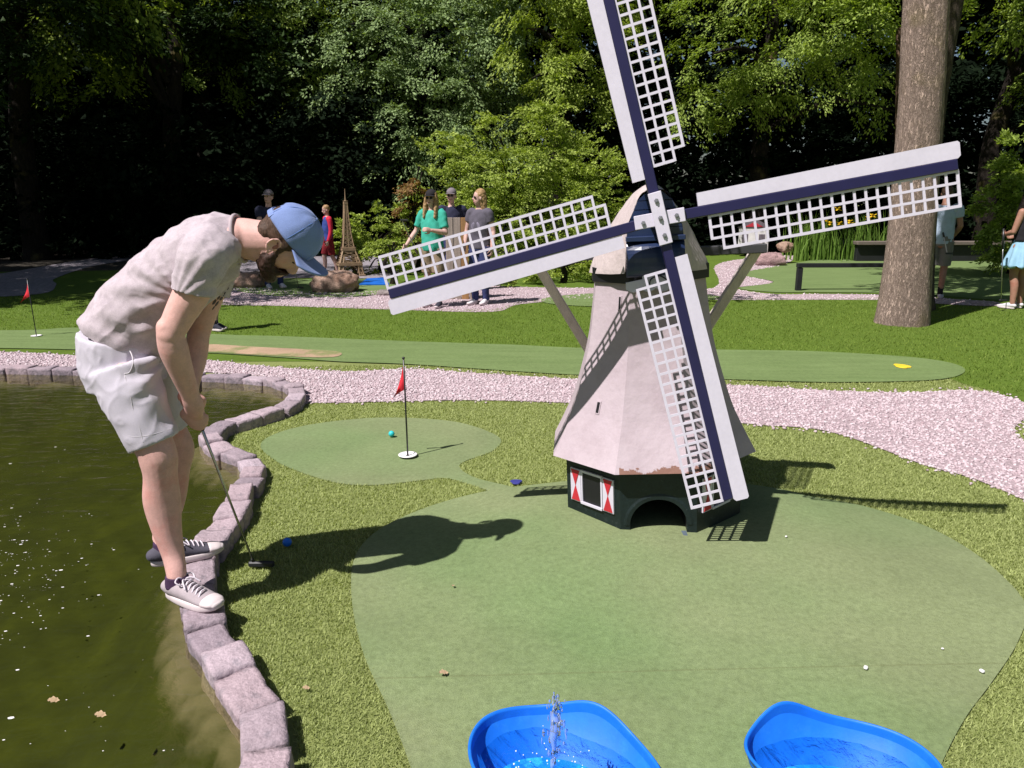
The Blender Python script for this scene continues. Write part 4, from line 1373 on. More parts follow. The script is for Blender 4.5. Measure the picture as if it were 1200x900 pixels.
        for c_ in range(nc + 1):
            ve = v0 - (3 if c_ >= 1 else 2) * p_
            bar2(u0 + c_ * p_, v0, u0 + c_ * p_, ve, bw * (1.15 if c_ in (0, nc) else 1), 0.0052)
        mb.build('lattice', Mwhite, sail)

    # tail spreader and the two braces
    mb = MB(); mb.bar((-0.62, 0.20, 1.25), (0.62, 0.20, 1.25), 0.06, 0.045, bev=0.004); mb.build('spreader', pmat('grey_timber', (0.05, 0.05, 0.055), 0.6, 0.2, 5), root)
    for s_ in (-1, 1):
        mb = MB(); mb.bar((s_ * 0.60, 0.235, 1.27), (s_ * 0.10, 0.62, 0.34), 0.05, 0.055, up=(0, 1, 0), bev=0.004); mb.build('brace', Mwood, root)
    mb = MB(); mb.bar((0, 0.28, 1.30), (0, 0.68, 0.14), 0.06, 0.06, up=(0, 1, 0), bev=0.004); mb.build('tail_pole', Mwood, root)
    return root


build_mill()
# ------------------------------------------------------------------ foliage
UP = np.array([0, 0, 1.0])


def unit(a):
    return a / (np.linalg.norm(a, axis=-1, keepdims=True) + 1e-9)


def sprays(orig, dirs, length, width, n_leaf, leaf, aspect=0.5, droop=0.5, r=None, upbias=0.9, fold=0.12):
    """flat fans of leaves at branch ends -> verts, tris"""
    r = r or rng
    S = len(orig)
    t = r.random((S, n_leaf)) ** 0.8
    w = r.normal(0, 0.42, (S, n_leaf)) * (0.35 + 0.65 * np.sin(np.clip(t, 0.05, 1) * PI * 0.9))
    L = (length * r.uniform(0.6, 1.25, S))[:, None]
    d = unit(dirs)
    sd = unit(np.cross(d, UP) + 1e-6)
    pos = orig[:, None, :] + d[:, None, :] * (t * L)[..., None] + sd[:, None, :] * (w * width)[..., None]
    pos[..., 2] -= droop * L * t * t + r.uniform(0, 0.10, t.shape) * length + np.abs(w) * width * 0.22
    ax = d[:, None, :] + sd[:, None, :] * (w * 1.2)[..., None] + r.normal(0, 0.35, pos.shape)
    ax[..., 2] -= droop * (0.25 + t)
    ax = unit(ax)
    nrm = UP * upbias + d[:, None, :] * 0.75 + r.normal(0, 0.30, pos.shape)
    sv = unit(np.cross(ax, nrm)); nn = unit(np.cross(sv, ax))
    ll = (leaf * r.uniform(0.6, 1.25, t.shape))[..., None]
    a0 = pos; tip = pos + ax * ll
    m1 = pos + ax * ll * 0.45 + sv * ll * aspect * 0.5 - nn * ll * fold
    m2 = pos + ax * ll * 0.45 - sv * ll * aspect * 0.5 - nn * ll * fold
    V = np.stack([a0, m1, tip, m2], 2).reshape(-1, 3)
    n = S * n_leaf
    o = (np.arange(n) * 4)[:, None]
    F = np.concatenate([o + np.array([0, 1, 2]), o + np.array([0, 2, 3])], 1).reshape(-1, 3)
    return V, F


def crown_pts(ells, n, shell=0.6, r=None, low=-1.0, clump=7, spread=0.105):
    """spray origins gathered into boughs on and inside ellipsoids, with outward directions"""
    r = r or rng
    m = max(1, n // clump)
    vol = np.array([e[1][0] * e[1][1] * e[1][2] for e in ells]) ** 0.67
    idx = r.choice(len(ells), m, p=vol / vol.sum())
    u = unit(r.normal(0, 1, (m, 3)))
    u[:, 2] = np.where(u[:, 2] < low, -u[:, 2], u[:, 2])
    rad = np.where(r.random(m) < shell, r.uniform(0.86, 1.1, m), r.uniform(0.35, 0.85, m))
    C_ = np.array([e[0] for e in ells], float)[idx]; A = np.array([e[1] for e in ells], float)[idx]
    lump = 1 + 0.16 * np.sin(u[:, 0] * 5 + idx * 2.1) * np.sin(u[:, 1] * 4 + idx) + 0.12 * np.sin(u[:, 2] * 7 + u[:, 0] * 3 + idx)
    p = C_ + u * A * (rad * lump)[:, None]
    d = unit(u * np.array([1, 1, 0.45]) + r.normal(0, 0.25, (m, 3)))
    p = np.repeat(p, clump, 0); d = np.repeat(d, clump, 0); A = np.repeat(A, clump, 0)
    p = p + r.normal(0, 1, p.shape) * np.minimum(A, 3.0) * spread * np.array([1, 1, 0.62])
    d = unit(d + r.normal(0, 0.28, d.shape))
    return p, d


def merge(parts):
    V = []; F = []; n = 0
    for v, f in parts:
        V.append(v); F.append(f + n); n += len(v)
    return np.vstack(V), np.vstack(F)


def trunk_mesh(path, rad, n=20, ridges=0.0, seed=0, flare=0.0):
    d = catmull(np.column_stack([np.array(path, float), np.array(rad, float)]), 14)
    P_, R_ = d[:, :3], d[:, 3]
    V = []
    for i in range(len(P_)):
        t_ = P_[min(i + 1, len(P_) - 1)] - P_[max(i - 1, 0)]; t_ /= np.linalg.norm(t_)
        s1 = np.cross(t_, (0, 1, 0.01)); s1 /= np.linalg.norm(s1); s2 = np.cross(t_, s1)
        for j in range(n):
            a = 2 * PI * j / n
            k = 1 + ridges * (0.6 * nz((math.cos(a) * 5, math.sin(a) * 5, P_[i][2] * 0.9), 1.0, seed) + 0.4 * nz((math.cos(a) * 14, math.sin(a) * 14, P_[i][2] * 2), 1.0, seed))
            if flare: k += flare * math.exp(-(P_[i][2] - P_[0][2]) * 3.2) * (1 + 0.35 * math.sin(a * 3 + seed))
            V.append(P_[i] + (s1 * math.cos(a) + s2 * math.sin(a)) * R_[i] * k)
    F = [(i * n + j, i * n + (j + 1) % n, (i + 1) * n + (j + 1) % n, (i + 1) * n + j) for i in range(len(P_) - 1) for j in range(n)]
    F += [tuple(range(n))[::-1], tuple(range((len(P_) - 1) * n, len(P_) * n))]
    return V, F


def bark(name, c, scale=9.0):
    m, nt, b = new_mat(name); L = nt.links.new
    tc = N(nt, 'ShaderNodeTexCoord'); mp = N(nt, 'ShaderNodeMapping'); mp.inputs['Scale'].default_value = (1, 1, 0.30); L(tc.outputs['Object'], mp.inputs[0])
    n1 = N(nt, 'ShaderNodeTexNoise', i_Scale=scale * 2.4, i_Detail=6.0, i_Roughness=0.65, i_Distortion=0.7); L(mp.outputs[0], n1.inputs['Vector'])
    vo = N(nt, 'ShaderNodeTexVoronoi', i_Scale=scale * 1.7); vo.feature = 'DISTANCE_TO_EDGE'
    nd = mixc(nt, 0.12, mp.outputs[0], n1.outputs['Color']); L(nd, vo.inputs['Vector'])
    r1 = ramp(nt, [(0.0, mul(c, 0.42)), (0.10, mul(c, 0.85)), (0.35, mul(c, 1.15))]); L(vo.outputs['Distance'], r1.inputs['Fac'])
    r2 = ramp(nt, [(0.3, (0.65, 0.62, 0.58)), (0.7, (1.1, 1.08, 1.05))]); L(n1.outputs['Fac'], r2.inputs['Fac'])
    c1 = mixc(nt, 1.0, r1.outputs['Color'], r2.outputs['Color'], 'MULTIPLY')
    n3 = N(nt, 'ShaderNodeTexNoise', i_Scale=1.6, i_Detail=5.0); L(tc.outputs['Object'], n3.inputs['Vector'])
    r3 = ramp(nt, [(0.58, (0, 0, 0)), (0.72, (0.6, 0.6, 0.6))]); L(n3.outputs['Fac'], r3.inputs['Fac'])
    L(mixc(nt, r3.outputs['Color'], c1, (0.22, 0.18, 0.06)), b.inputs['Base Color'])
    b.inputs['Roughness'].default_value = 0.92; b.inputs['Specular IOR Level'].default_value = 0.2
    mn = N(nt, 'ShaderNodeMath', operation='MINIMUM'); L(vo.outputs['Distance'], mn.inputs[0]); mn.inputs[1].default_value = 0.3
    ad = N(nt, 'ShaderNodeMath', operation='MULTIPLY_ADD'); L(n1.outputs['Fac'], ad.inputs[0]); ad.inputs[1].default_value = 0.35; L(mn.outputs[0], ad.inputs[2])
    bp = N(nt, 'ShaderNodeBump', i_Strength=0.9, i_Distance=0.06); L(ad.outputs[0], bp.inputs['Height']); L(bp.outputs[0], b.inputs['Normal'])
    return m


M_BARK = bark('grey_bark', (0.53, 0.41, 0.355), 15.0)
M_BARKD = bark('dark_bark', (0.028, 0.022, 0.018))
M_LEAF_GREY = leaf_mat('greygreen_leaf', (0.090, 0.145, 0.055), (0.220, 0.300, 0.125), 0.2, 0.55)
M_LEAF_LIME = leaf_mat('lime_leaf', (0.135, 0.190, 0.026), (0.300, 0.370, 0.080), 0.3, 0.5)
M_LEAF_MID = leaf_mat('mid_leaf', (0.110, 0.165, 0.024), (0.260, 0.340, 0.072), 0.3, 0.5)
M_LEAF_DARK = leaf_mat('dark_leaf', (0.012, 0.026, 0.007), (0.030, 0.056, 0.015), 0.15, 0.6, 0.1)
M_LEAF_BLACK = leaf_mat('shade_black_leaf', (0.003, 0.006, 0.003), (0.007, 0.013, 0.006), 0.05, 0.8, 0.03)  # near-black: the deep shade of the wood is put into the leaf colour
M_LEAF_BUSH = leaf_mat('bush_leaf', (0.140, 0.200, 0.028), (0.310, 0.380, 0.085), 0.3, 0.5)
M_LEAF_RUST = leaf_mat('rust_leaf', (0.16, 0.060, 0.030), (0.22, 0.145, 0.055), 0.25, 0.5)


def tree(label, base, h, ells, mat, n_sp, length, width, n_leaf, leaf, trunk_r=0.22, droop=0.45, aspect=0.55, shell=0.6, seed=0, name='tree', group=None, low=-1.0, bmat=None, limbs=5, upbias=0.65):
    r = np.random.default_rng(seed + 100)
    root = empty(name, (base[0], base[1], 0))
    tag(root, label, 'shrub' if name in ('shrub', 'hedge') else 'tree', group)
    B = np.array([base[0], base[1], 0.0])
    ells = [(np.array(c) - B, rr) for c, rr in ells]
    p, d = crown_pts(ells, n_sp, shell, r, low)
    V, F = sprays(p - d * length * 0.5, d, length, width, n_leaf, leaf, aspect, droop, r, upbias)
    k = V[:, 2].reshape(-1, 4).min(1) > 0.02
    F = F.reshape(-1, 2, 3)[k].reshape(-1, 3)
    mesh_np('crown' if name == 'tree' else 'foliage', V, F, mat, root)
    # trunk with limbs reaching into the crown
    mb = MB()
    jit = r.normal(0, 0.12, 2)
    mb.add(*trunk_mesh([(0, 0, -0.1), (jit[0], jit[1], h * 0.3), (-jit[0], jit[1] * 2, h * 0.62), (jit[0] * 2, 0, h * 0.92)], [trunk_r * 1.15, trunk_r, trunk_r * 0.7, trunk_r * 0.2], 14, 0.08, seed, 0.4))
    for q in range(limbs):
        c, rr = ells[q % len(ells)]
        z = r.uniform(0.35, 0.75) * h
        e = c + r.normal(0, 0.45, 3) * np.array(rr)
        s_ = np.array([0, 0, min(z, max(0.3, e[2] - 0.2))])
        mid = (s_ + e) / 2 + np.array([0, 0, 0.15 * np.linalg.norm(e - s_)])
        mb.add(*trunk_mesh([s_, mid, e], [trunk_r * 0.42, trunk_r * 0.25, 0.02], 8, 0.05, seed + q))
    mb.build('trunk', bmat or M_BARKD, root, True)
    return root


# --- the big shade tree on the right, its crown above the picture
tb = G(1057, 379)
root = empty('tree', tb)
tag(root, 'thick bare grey tree trunk rising beside the right sail tip', 'tree')
def TP(px, py, y=tb[1]): return P(px, py, y) - tb
V, F = trunk_mesh([TP(1055, 383) + [0, 0, -.12], TP(1057, 374), TP(1063, 320), TP(1071, 230), TP(1079, 120), TP(1085, 10), TP(1090, -90), TP(1096, -210), (0.9, 0.1, 7.5), (0.7, 0.2, 10.0)],
                  [0.335, 0.32, 0.288, 0.268, 0.255, 0.25, 0.25, 0.24, 0.2, 0.1], 40, 0.07, 2.0, 0.06)
mb = MB(); mb.add(V, F)
for e, z in (((-3.2, 0.6, 6.2), 5.0), ((-2.2, -1.0, 8.6), 6.2), ((2.6, 0.8, 8.4), 6.0), ((0.5, 2.6, 9.0), 6.8), ((1.2, -2.0, 9.6), 7.2), ((3.5, 2.5, 6.6), 5.4)):
    e = np.array(e); s_ = np.array([0.75, 0.05, z])
    mb.add(*trunk_mesh([s_, (s_ + e) / 2 + [0, 0, 0.5], e], [0.14, 0.09, 0.02], 10, 0.06, z))
mb.build('trunk', M_BARK, root, True)
ells = [((0.3, 1.4, 9.0), (3.4, 2.6, 2.3)), ((-3.6, 1.3, 5.9), (2.0, 1.5, 0.8)), ((3.0, 1.9, 8.2), (2.8, 2.6, 1.8)), ((3.8, 3.2, 6.6), (2.0, 1.6, 0.9))]
r_ = np.random.default_rng(41)
p, d = crown_pts(ells, 560, 0.5, r_)
mesh_np('crown', *sprays(p, d, 0.9, 0.45, 26, 0.15, 0.6, 0.4, r_), M_LEAF_MID, root)

# second slimmer trunk close behind it
tree('slim dark trunk standing directly behind the thick grey trunk', (6.0, 11.4), 9.5, [((6.6, 12.4, 9.0), (2.2, 2.0, 1.8)), ((6.2, 13.4, 7.6), (1.6, 1.5, 0.8))], M_LEAF_MID, 240, 0.9, 0.45, 26, 0.15, 0.20, seed=2, bmat=bark('brown_bark', (0.11, 0.09, 0.07)))

# --- tall trees left of the picture: they keep the left of the wood in shade
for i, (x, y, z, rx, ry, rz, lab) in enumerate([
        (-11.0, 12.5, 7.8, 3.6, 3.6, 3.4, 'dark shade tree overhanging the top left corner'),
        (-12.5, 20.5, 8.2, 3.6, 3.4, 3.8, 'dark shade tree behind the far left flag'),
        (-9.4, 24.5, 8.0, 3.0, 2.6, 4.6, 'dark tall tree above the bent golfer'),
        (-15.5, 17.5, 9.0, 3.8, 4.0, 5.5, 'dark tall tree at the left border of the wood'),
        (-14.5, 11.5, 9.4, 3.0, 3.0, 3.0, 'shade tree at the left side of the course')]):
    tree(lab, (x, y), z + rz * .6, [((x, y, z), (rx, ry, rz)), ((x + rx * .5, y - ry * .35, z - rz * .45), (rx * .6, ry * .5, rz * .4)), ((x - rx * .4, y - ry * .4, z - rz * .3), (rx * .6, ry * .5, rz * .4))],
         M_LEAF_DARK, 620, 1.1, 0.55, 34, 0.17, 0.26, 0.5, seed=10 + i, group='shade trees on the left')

# --- the back row of trees
def bk(px, y):
    return (px - 600) / FPX * y


def zat(py, y):
    return float(P(600, py, y)[2])


BACK = [
    # label, x pixel, y distance, crown ellipsoids in pixels (cx, cy, rx, ry) at the distance, mat, sprays
    ('greyish green maple with drooping clumps, left of the lime tree', 505, 23.5, [(430, 60, 75, 90), (520, 40, 90, 110), (505, 150, 85, 60), (420, 160, 45, 60), (590, 130, 60, 80), (570, 20, 70, 90)], M_LEAF_GREY, 2300, 0.55, 0.30, 30, 0.105),
    ('lime green broadleaf tree behind the upright sail', 660, 21.5, [(640, 30, 60, 60), (690, 70, 55, 60), (650, 100, 42, 30), (660, -50, 90, 60)], M_LEAF_LIME, 1000, 0.5, 0.28, 28, 0.10),
    ('beech tree with long drooping sunlit sprays, right of the upright sail', 900, 21.0, [(830, 30, 70, 55), (900, 55, 75, 50), (960, 40, 70, 60), (865, 105, 50, 24), (1010, 70, 50, 60), (900, -60, 150, 70), (800, 100, 35, 40)], M_LEAF_MID, 1300, 0.62, 0.28, 28, 0.095),
    ('leafy tree at the top right corner behind the thick trunk', 1180, 20.0, [(1150, 10, 60, 50), (1210, 40, 60, 60), (1170, -60, 90, 60), (1260, 90, 60, 60)], M_LEAF_MID, 650, 0.6, 0.3, 28, 0.10),
    ('dim tree with a few bright sprays left of the maple', 300, 24.0, [(285, 40, 60, 60), (350, 60, 55, 70), (250, 85, 45, 30), (330, -50, 110, 60), (370, 150, 50, 50)], M_LEAF_MID, 700, 0.6, 0.3, 28, 0.11),
    ('bright dappled tree top left of the grey maple', 200, 21.0, [(200, -20, 90, 40), (110, 20, 80, 60)], M_LEAF_MID, 260, 0.9, 0.4, 30, 0.14),
]
for i, (lab, px, y, es, mat, ns, ln, wd, nl_, lf) in enumerate(BACK):
    s = y / FPX
    ells = [((bk(cx, y), y + 0.6 * math.sin(q * 2.3), zat(cy, y)), (rx * s, max(0.8, rx * s * 0.75), ry * s)) for q, (cx, cy, rx, ry) in enumerate(es)]
    x = bk(px, y)
    tree(lab, (x, y + 1.2), 9.5, ells, mat, ns, ln, wd, nl_, lf, 0.24, 0.55, 0.5, 0.65, seed=30 + i, group='trees behind the course')
# a slanting slim trunk below the beech
root = empty('tree', (bk(1042, 19.5), 19.5, 0)); tag(root, 'slim leaning brown trunk under the drooping beech', 'tree')
V, F = trunk_mesh([(0.1, 0, -.1), (0.0, 0, 1.6), (-0.18, 0, 3.2), (-0.4, 0.2, 5.5)], [0.15, 0.13, 0.12, 0.06], 14, 0.08, 4)
mb = MB(); mb.add(V, F); mb.build('trunk', bark('umber_bark', (0.14, 0.09, 0.06)), root, True)
r_ = np.random.default_rng(77)
p, d = crown_pts([((-0.5, 0.3, 5.9), (1.3, 1.2, 0.9))], 60, 0.6, r_); mesh_np('crown', *sprays(p, d, 0.8, 0.35, 28, 0.13, 0.5, 0.5, r_), M_LEAF_MID, root)

# --- shrubs
def shrub(label, px, y, es, mat, ns, ln, wd, nl_, lf, seed, droop=0.25, shell=0.62, group=None, name='shrub', upbias=0.6):
    s = y / FPX
    ells = [((bk(cx, y), y + 0.4 * math.sin(q * 1.7), zat(cy, y)), (rx * s, max(0.4, rx * s * .8), ry * s)) for q, (cx, cy, rx, ry) in enumerate(es)]
    return tree(label, (bk(px, y), y + .2), max(0.6, zat(es[0][1], y)), ells, mat, ns, ln, wd, nl_, lf, 0.05, droop, 0.55, shell, seed, name, group, limbs=7, upbias=upbias)


shrub('large sunlit yellow-green bush behind the three visitors', 610, 17.5, [(610, 240, 95, 70), (540, 230, 65, 55), (680, 240, 55, 65), (600, 180, 75, 45), (665, 185, 45, 40), (520, 175, 26, 20), (560, 155, 30, 16), (640, 135, 22, 14), (665, 150, 16, 20), (720, 250, 26, 60), (600, 300, 130, 40)], M_LEAF_BUSH, 2700, 0.34, 0.16, 24, 0.068, 60, 0.05)
shrub('rust tinted shrub left of the woman in the turquoise shirt', 486, 17.0, [(486, 225, 14, 34), (480, 260, 18, 30), (495, 200, 10, 14)], M_LEAF_RUST, 130, 0.3, 0.14, 22, 0.07, 61)
shrub('clipped green hedge between the tower model and the bush', 445, 17.0, [(440, 270, 34, 24), (470, 275, 26, 22), (415, 275, 16, 22), (450, 298, 45, 22)], M_LEAF_BUSH, 520, 0.22, 0.14, 26, 0.06, 62, name='hedge')
shrub('low bright ground shrub at the foot of the bush by the mill', 660, 14.8, [(620, 322, 40, 10), (665, 318, 40, 14), (700, 305, 22, 22), (580, 320, 30, 10)], M_LEAF_BUSH, 300, 0.2, 0.12, 24, 0.06, 63)
shrub('sunlit broadleaf bush at the right edge behind the woman in the skirt', 1185, 16.5, [(1180, 220, 30, 50), (1200, 190, 40, 50), (1150, 250, 22, 42), (1165, 290, 36, 34), (1240, 240, 50, 90)], M_LEAF_MID, 620, 0.35, 0.2, 26, 0.085, 64)
# young fern-like sprout in front of the hedge
shrub('young bright green sprout left of the sail tip', 458, 14.5, [(458, 290, 8, 14), (458, 305, 11, 10)], M_LEAF_BUSH, 34, 0.22, 0.1, 18, 0.055, 65)

# thicket: leaves carry the shade between the trunks in their colour
def thicket(name, label, boxes, mat, n, ln, leaf, seed):
    r = np.random.default_rng(seed)
    P_ = []; D_ = []
    for (x0, x1, y0, y1, z0, z1), k in boxes:
        m_ = int(n * k)
        p = np.column_stack([r.uniform(x0, x1, m_), r.uniform(y0, y1, m_), r.uniform(z0, z1, m_)])
        d = unit(np.column_stack([r.normal(0, .5, m_), r.normal(-.6, .4, m_), r.normal(0, .3, m_)]))
        P_.append(p); D_.append(d)
    V, F = sprays(np.vstack(P_), np.vstack(D_), ln, ln * 0.5, 24, leaf, 0.6, 0.35, r)
    o = mesh_np(name, V, F, mat)
    tag(o, label, 'wood', kind='stuff')


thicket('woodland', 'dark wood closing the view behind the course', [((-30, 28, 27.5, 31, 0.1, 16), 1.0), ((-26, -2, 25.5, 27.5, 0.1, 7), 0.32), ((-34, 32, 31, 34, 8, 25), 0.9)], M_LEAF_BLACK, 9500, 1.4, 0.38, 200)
thicket('undergrowth', 'undergrowth below the trees, coloured near black for its shade', [((-24, -7, 20.5, 25, 0.0, 4.0), 0.55), ((-7, -3.6, 22, 25.5, 0.0, 4.5), 0.25), ((2, 14, 22.5, 25.5, 0.0, 5.5), 0.65), ((13, 19, 18, 24, 0, 5.5), 0.3)], M_LEAF_BLACK, 2600, 0.9, 0.22, 201)

# --- irises with yellow flowers
iris = empty('iris_clump', (bk(985, 20.5), 20.5, 0.0))
tag(iris, 'clump of tall irises with yellow flowers seen through the right sail', 'plant')
r_ = np.random.default_rng(9)
V = []; F = []
mb = MB(); mfl = MB()
for k in range(430):
    x = r_.choice([-1.15, -0.75, -0.2, 0.35, 0.8, 1.35], p=[.2, .17, .15, .18, .15, .15]) + r_.normal(0, 0.2); y = r_.normal(0, 0.22)
    h = r_.uniform(0.75, 1.45); a = r_.uniform(0, 2 * PI); ln = r_.uniform(0.05, 0.4)
    w_ = r_.uniform(0.012, 0.022); b2 = r_.uniform(0, PI)
    n0 = len(V)
    for t_ in (0, .35, .7, 1):
        c_ = np.array([x + math.cos(a) * ln * t_ ** 2.2, y + math.sin(a) * ln * t_ ** 2.2, h * (t_ - 0.1 * t_ ** 4 * ln * 4)])
        o = np.array([math.cos(b2), math.sin(b2), 0]) * w_ * (1 - t_ * .95)
        V += [c_ - o, c_ + o]
    F += [(n0 + 2 * q, n0 + 2 * q + 1, n0 + 2 * q + 3, n0 + 2 * q + 2) for q in range(3)]
mesh_np('leaves', V, F, leaf_mat('iris_leaf', (0.06, 0.13, 0.015), (0.16, 0.26, 0.05), 0.3), iris)
M_YEL = pmat('yellow_petal', (0.72, 0.46, 0.012), 0.6, 0.12)
for (px, py) in ((982, 245), (984, 262), (972, 262), (995, 260), (1023, 253), (1018, 256), (968, 258), (1000, 263)):
    q = P(px, py, 20.3) - np.array([bk(985, 20.5), 20.5, 0.0])
    mb = MB()
    for k in range(6):
        a = k * PI / 3 + px; up_ = 0.5 if k % 2 else -0.35
        M = Matrix.Rotation(a, 3, 'Z') @ Matrix.Rotation(-up_, 3, 'Y')
        mb.add(*ell_np(q + np.array(M @ Vector((0.05, 0, 0))), (0.062, 0.034, 0.012), M, 10, 6))
    mb.build('flower', M_YEL, iris, True)
# ------------------------------------------------------------------ people
def skin_mat(name, c):
    m = pmat(name, c, 0.55, 0.10, 30, 0.12, 220, 0.12, 180, 0.004, spec=0.35, col2=mul((c[0] * 1.02, c[1] * 0.80, c[2] * 0.78), 1), c2scale=7, c2lo=0.5, c2hi=0.7, sss=0.0)
    return m


M_SKIN = skin_mat('skin', (0.70, 0.415, 0.365))
M_SKIN2 = skin_mat('fair_skin', (0.60, 0.38, 0.33))
M_SKIN3 = skin_mat('tan_skin', (0.38, 0.20, 0.14))


def hair_mat(name, c):
    return pmat(name, c, 0.6, 0.3, 40, 0.5, 160, 0.6, 160, 0.006, spec=0.3, stretch=(1, 1, 0.35))


M_HAIRB = hair_mat('brown_hair', (0.10, 0.058, 0.038))
M_BEARD = hair_mat('dark_beard', (0.050, 0.024, 0.016))
M_BLONDE = hair_mat('blonde_hair', (0.46, 0.29, 0.14))
M_DKHAIR = hair_mat('dark_hair', (0.022, 0.014, 0.011))


def fingers(palm_c, d_fwd, d_side, d_palm, s=1.0, curl=0.9, thumb=1):
    """palm and five bent fingers; d_fwd along the hand, d_side towards the thumb, d_palm where the palm faces"""
    f, sd, pl = [np.array(v, float) / np.linalg.norm(v) for v in (d_fwd, d_side, d_palm)]
    c = np.array(palm_c, float)
    sh = [loft_np([c - f * 0.045 * s, c, c + f * 0.042 * s], [(0.024 * s, 0.017 * s), (0.040 * s, 0.016 * s), (0.041 * s, 0.013 * s)], sd, 14, 3)]
    for k, (o, L_) in enumerate(((0.031, 0.070), (0.0105, 0.079), (-0.0105, 0.074), (-0.030, 0.058))):
        b = c + f * 0.040 * s + sd * o * s
        q = [b - f * 0.03 * s]; p = b.copy(); a = 0.15
        q.append(p.copy())
        for j, fr in enumerate((0.45, 0.32, 0.23)):
            a += curl * (0.55, 0.75, 0.5)[j]
            p = p + (f * math.cos(a) + pl * math.sin(a)) * L_ * fr * s
            q.append(p.copy())
        sh.append(loft_np(q, [0.0095 * s, 0.0095 * s, 0.009 * s, 0.0082 * s, 0.007 * s], sd, 9, 3))
    b = c - f * 0.025 * s + sd * 0.028 * s
    q = [b - sd * .012 * s, b + (sd * 0.9 + f * 0.5 + pl * .3) * 0.026 * s, b + (sd * 0.75 + f * 1.25 + pl * 0.8) * 0.038 * s, b + (sd * 0.45 + f * 1.75 + pl * (1.0 + curl * .5)) * 0.042 * s]
    sh.append(loft_np(q, [0.013 * s, 0.012 * s, 0.0105 * s, 0.008 * s], f, 9, 3))
    return sh


def shoe(parent, ankle, heel, toe, mat_up, mat_sole, name='shoe', hi=0.075, laces=None, wid=0.048, mat_toe=None):
    """low sneaker from heel to toe points on the ground (parent coordinates)"""
    h, t = np.array(heel, float), np.array(toe, float)
    d = t - h; L_ = np.linalg.norm(d); d /= L_
    up = np.array([0, 0, 1.0]); sd = np.cross(d, up); sd /= np.linalg.norm(sd); up = np.cross(sd, d)

    def at(u, z, s_=0): return h + d * (u * L_) + up * z + sd * s_
    # sole: foot-shaped slab
    n = 30
    out = []
    for k in range(n):
        a = 2 * PI * k / n
        u = 0.5 + 0.5 * math.cos(a)
        wv = wid * (0.70 + 0.25 * math.sin(max(0, min(1, (u - .15) / .85)) * PI * 0.62) ) * abs(math.sin(a)) ** 0.62 * (1 if math.sin(a) > 0 else -1)
        out.append((u, wv))
    rings = []
    for z, k in ((0.0, 0.95), (0.006, 1.0), (0.024, 1.0), (0.028, 0.96)):
        rings.append([at(0.5 + (u - 0.5) * k, z + 0.012 * max(0, u - .78) / .22 * 1.0, w_ * k) for u, w_ in out])
    V = [p for r in rings for p in r]
    F = [(i * n + j, i * n + (j + 1) % n, (i + 1) * n + (j + 1) % n, (i + 1) * n + j) for i in range(3) for j in range(n)] + [tuple(range(n))[::-1], tuple(range(3 * n, 4 * n))]
    # upper
    st = [(0.035, 0.048, 0.030, 0.026), (0.10, 0.050, 0.036, 0.034), (0.25, 0.050, 0.039, 0.038), (0.42, 0.046, 0.040, 0.038), (0.58, 0.040, 0.042, 0.030), (0.74, 0.034, 0.043, 0.021), (0.88, 0.031, 0.038, 0.015), (0.95, 0.029, 0.027, 0.010)]
    k = wid / 0.048
    path = [at(u, z) for u, z, a, b in st]
    sh = [loft_np(path, [(a * k, b) for u, z, a, b in st], sd, 20, 4)]
    an = np.array(ankle, float)
    cb = at(0.20, 0.05)
    sh.append(loft_np([cb, cb * 0.4 + (an * [1, 1, 0] + [0, 0, h[2] + hi]) * 0.6 if False else at(0.21, hi)], [(0.034 * k, 0.050), (0.031 * k, 0.046)], sd, 18, 3, 'flat'))
    o = fused(name, sh, 0.005, mat_up, parent, 2)
    so_ = mesh_np('sole', V, F, mat_sole, o, True); fix_normals(so_.data)
    if mat_toe is not None:
        V2, F2 = loft_np([at(0.80, 0.033), at(0.90, 0.032), at(0.955, 0.029)], [(0.0425 * k, 0.0205), (0.0385 * k, 0.017), (0.0285 * k, 0.0125)], sd, 18, 4)
        mesh_np('toe_cap', V2, F2, mat_toe, o, True)
    if laces is not None:
        mb = MB()
        for q in range(6):
            u = 0.36 + q * 0.062; zt = np.interp(u, [0.3, 0.42, 0.58, 0.74], [0.088, 0.086, 0.073, 0.058])
            mb.tube(catmull([at(u, zt - 0.012, -0.026), at(u + .015, zt + 0.001, -0.012), at(u + .02, zt + 0.003, 0), at(u + .03, zt + 0.001, 0.012), at(u + 0.045, zt - 0.013, 0.026)], 3), 0.0032, 6)
        for s_ in (-1, 1):
            mb.tube(catmull([at(0.35, 0.092, 0), at(0.33, 0.105, s_ * 0.02), at(0.36, 0.098, s_ * 0.042), at(0.42, 0.085, s_ * 0.03), at(0.37, 0.092, 0)], 5), 0.003, 6)
            mb.tube(catmull([at(0.35, 0.092, 0), at(0.42, 0.096, s_ * 0.022), at(0.52, 0.075, s_ * 0.038)], 4), 0.003, 6)
        mb.build('laces', laces, o, True)
    return o


# ================================================================= the golfer
YC = 2.90
groot_loc = G(225, 700, STONE_TOP); groot_loc = np.array([groot_loc[0], groot_loc[1], STONE_TOP])


def Q(px, py, y=YC):
    return P(px, py, y) - groot_loc


def fold(V, amp, dirv, freq, seed):
    """soft cloth folds running across dirv"""
    dirv = np.array(dirv, float); dirv /= np.linalg.norm(dirv)
    out = np.empty(len(V))
    for i, v in enumerate(V):
        n0 = nz(v, 4.0, seed)
        a = nz((v[0] * 1, v[1] * 1, v[2] * 1), 9, seed + 3)
        ph_ = np.dot(v, dirv) * freq + n0 * 4.5
        msk = 0.5 + 0.5 * nz(v, 5.5, seed + 8)
        out[i] = amp * (math.sin(ph_) ** 3 * msk + 0.5 * a)
    return out


SH = 0.185   # half shoulder distance
